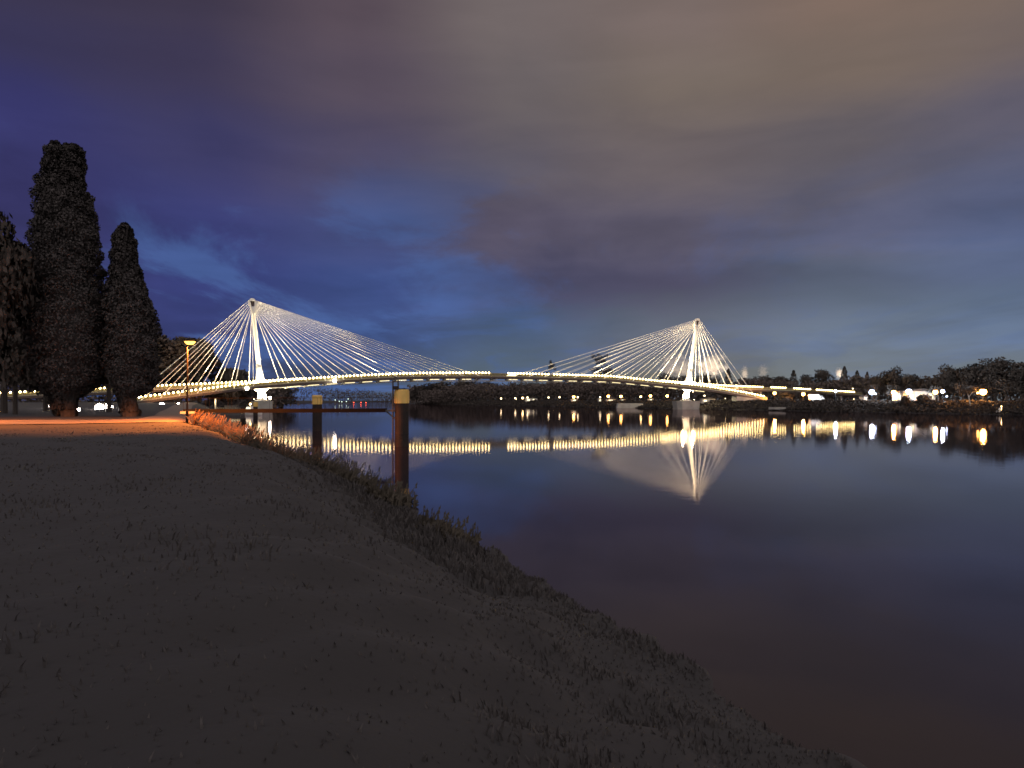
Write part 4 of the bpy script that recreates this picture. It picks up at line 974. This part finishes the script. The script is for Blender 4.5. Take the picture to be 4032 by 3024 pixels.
# ---------------------------------------------------------------- bank vegetation
def grass():
    N_ = 60000
    a = rng.uniform(0, 1, N_); Y = 2.0 + 66 * a ** 1.5; X = rng.uniform(-1, 1, N_)
    lx = np.interp(Y, [8.3, 12.2, 15, 17.9, 25, 31.6, 44.5, 60, 72], [3.3, 2.1, 1.1, 0, -2.6, -5.1, -11.6, -19.0, -24.2])
    wd = np.minimum(lx + .75 * Y + 1.5, 30); X = lx + .15 - wd * rng.uniform(0, 1, N_) ** 1.25
    keep = ~((Y > 54) & (X < -25.5)) & ((lx - X < 3.5) | (rng.uniform(0, 1, len(X)) < .4)); X = X[keep]; Y = Y[keep]; lx = lx[keep]
    z = ground_z(np.column_stack([X, Y])); d = lx - X; n = len(X)
    tall = rng.uniform(.035, .085, n) * (1 + 2.2 * np.exp(-((d - 1.6) / 1.5) ** 2) * (Y > 14)) * (1 + .9 * np.clip(np.sin(X * 1.3 + Y * .7) * np.sin(Y * .9) * 1.5, 0, 1))
    tall *= np.where(d > 4.5, np.clip(1.1 - Y / 60, .25, 1), 1)
    a = rng.uniform(0, 6.28, n); w = .006 + .0011 * Y; lean = tall * rng.uniform(.1, .6, n)
    e = np.column_stack([np.cos(a) * w, np.sin(a) * w, 0 * a]); b = np.column_stack([X, Y, z - .03]); la = rng.uniform(0, 6.28, n)
    mid = b + np.column_stack([np.cos(la) * lean * .3, np.sin(la) * lean * .3, tall * .6]); tip = b + np.column_stack([np.cos(la) * lean, np.sin(la) * lean, tall])
    V = np.stack([b - e, b + e, mid + e * .7, mid - e * .7, tip], 1).reshape(-1, 3)
    fs = []
    for i in range(n): o = i * 5; fs.append((o, o + 1, o + 2, o + 3)); fs.append((o + 3, o + 2, o + 4))
    me = bpy.data.meshes.new('grass'); me.from_pydata(V.tolist(), [], fs); me.materials.append(M['grassm']); me.update()
    o = bpy.data.objects.new('grass', me); COL.objects.link(o); tag(o, 'dark rough grass covering the near bank', 'grass', kind='stuff')
grass()
def reed_clump(X, Y, n, hgt, spread, label, lean=(0, 0), name='reed_clump', grp='reed clumps at the water edge'):
    z0 = gz(X, Y); root = thing(name, (X, Y, z0), label, 'reeds', grp); m = MB(); hd = MB()
    for i in range(n):
        a = random.uniform(0, 6.28); d = spread * math.sqrt(random.random()); bx, by = X + math.cos(a) * d, Y + math.sin(a) * d; bz = gz(bx, by) - .05
        h = hgt * random.uniform(.55, 1.1); lx = lean[0] * h + random.uniform(-.25, .25) * h; ly = lean[1] * h + random.uniform(-.2, .2) * h
        p0, p1, p2 = Vector((bx, by, bz)), Vector((bx + lx * .3, by + ly * .3, bz + h * .6)), Vector((bx + lx, by + ly, bz + h)); w = .018 + .0005 * Y
        e = Vector((math.cos(a + 1) * w, math.sin(a + 1) * w, 0))
        m.add([p0 - e, p0 + e, p1 + e, p1 - e, p2], [(0, 1, 2, 3), (3, 2, 4)])
        for q in range(2):
            t = random.uniform(.3, .8); s = p0.lerp(p1, t); b = random.uniform(0, 6.28); L_ = h * random.uniform(.25, .45); tip = s + Vector((math.cos(b) * L_ * .8, math.sin(b) * L_ * .8, L_ * .55))
            m.add([s, s + Vector((0, 0, .06)), s.lerp(tip, .5) + Vector((0, 0, .1)), tip], [(0, 1, 2, 3)])
        if i % 3 == 0: hd.add([p2 - e * 1.4, p2 + e * 1.4, p2 + Vector((lx * .16, ly * .16, h * .16))], [(0, 1, 2)]); hd.add([p2 - e * 1.2 - Vector((0, 0, .1)), p2 + e * 1.2 - Vector((0, 0, .1)), p2 + e * .8 + Vector((0, 0, .08))], [(0, 1, 2)])
    m.v += [tuple(v) for v in hd.v]; m.f += [tuple(i + len(m.v) - len(hd.v) for i in q) for q in hd.f]; m.build('leaves', M['litreed' if 'orange' in label else 'reedm'], root)
reed_clump(-23.6, 60.4, 200, 1.15, 1.2, 'orange lit leaning reeds just right of the street lamp pole', (.5, -.1))
reed_clump(-20.6, 57.2, 260, 1.25, 1.6, 'wide orange lit reed clump down the bank from the lamp', (.3, 0))
reed_clump(-18.2, 54.6, 260, 1.35, 1.5, 'dim orange reed clump at the right end of the lit bank', (.2, 0))
reed_clump(-15.6, 50.0, 220, 1.25, 1.6, 'dark reed clump before the left end of the deck reflections', (.15, 0))
reed_clump(-12.2, 44.6, 220, 1.2, 1.4, 'dark reed clump left of the second mooring pile', (.3, 0))
reed_clump(-9.2, 39.5, 200, 1.1, 1.2, 'wispy reed clump right of the second mooring pile', (.4, 0))
reed_clump(-7.0, 34.5, 180, .9, 1.1, 'low reed clump left of the ladder pile reflection', (.3, 0))
reed_clump(-4.4, 28.5, 160, .75, .9, 'lowest dark reed clump right of the ladder pile reflection', (.2, 0))
reed_clump(-1.6, 20.0, 140, .6, .8, 'small reed clump low on the nearest water edge', (.2, 0))

# ---------------------------------------------------------------- twilight, camera, render settings
l = bpy.data.lights.new('twilight_sun', 'SUN'); l.energy = .04; l.angle = R(60); l.color = (1, .9, .85)
o = bpy.data.objects.new('twilight_sun', l); COL.objects.link(o); o.rotation_euler = (R(50), 0, R(-12))
cd = bpy.data.cameras.new('camera'); cam = bpy.data.objects.new('camera', cd); COL.objects.link(cam)
cam.location = (0, 0, H); cam.rotation_euler = (R(90), 0, 0); cd.sensor_fit = 'HORIZONTAL'; cd.sensor_width = 36; cd.lens = 36 * F / 4032
cd.shift_y = (HY - 1512) / 4032; cd.clip_end = 20000; cd.clip_start = .1
SC.camera = cam
SC.view_settings.view_transform = 'Standard'; SC.view_settings.look = 'None'; SC.view_settings.exposure = 0; SC.view_settings.gamma = 1
SC.render.engine = 'CYCLES'
cy = SC.cycles; cy.use_denoising = True; cy.max_bounces = 6; cy.diffuse_bounces = 2; cy.glossy_bounces = 3; cy.transmission_bounces = 3; cy.volume_bounces = 1; cy.transparent_max_bounces = 4
cy.sample_clamp_indirect = 6; cy.use_light_tree = True; cy.caustics_reflective = False; cy.caustics_refractive = False; cy.filter_width = 1.6; cy.use_adaptive_sampling = False
cy.volume_step_rate = 4.0; cy.volume_max_steps = 64
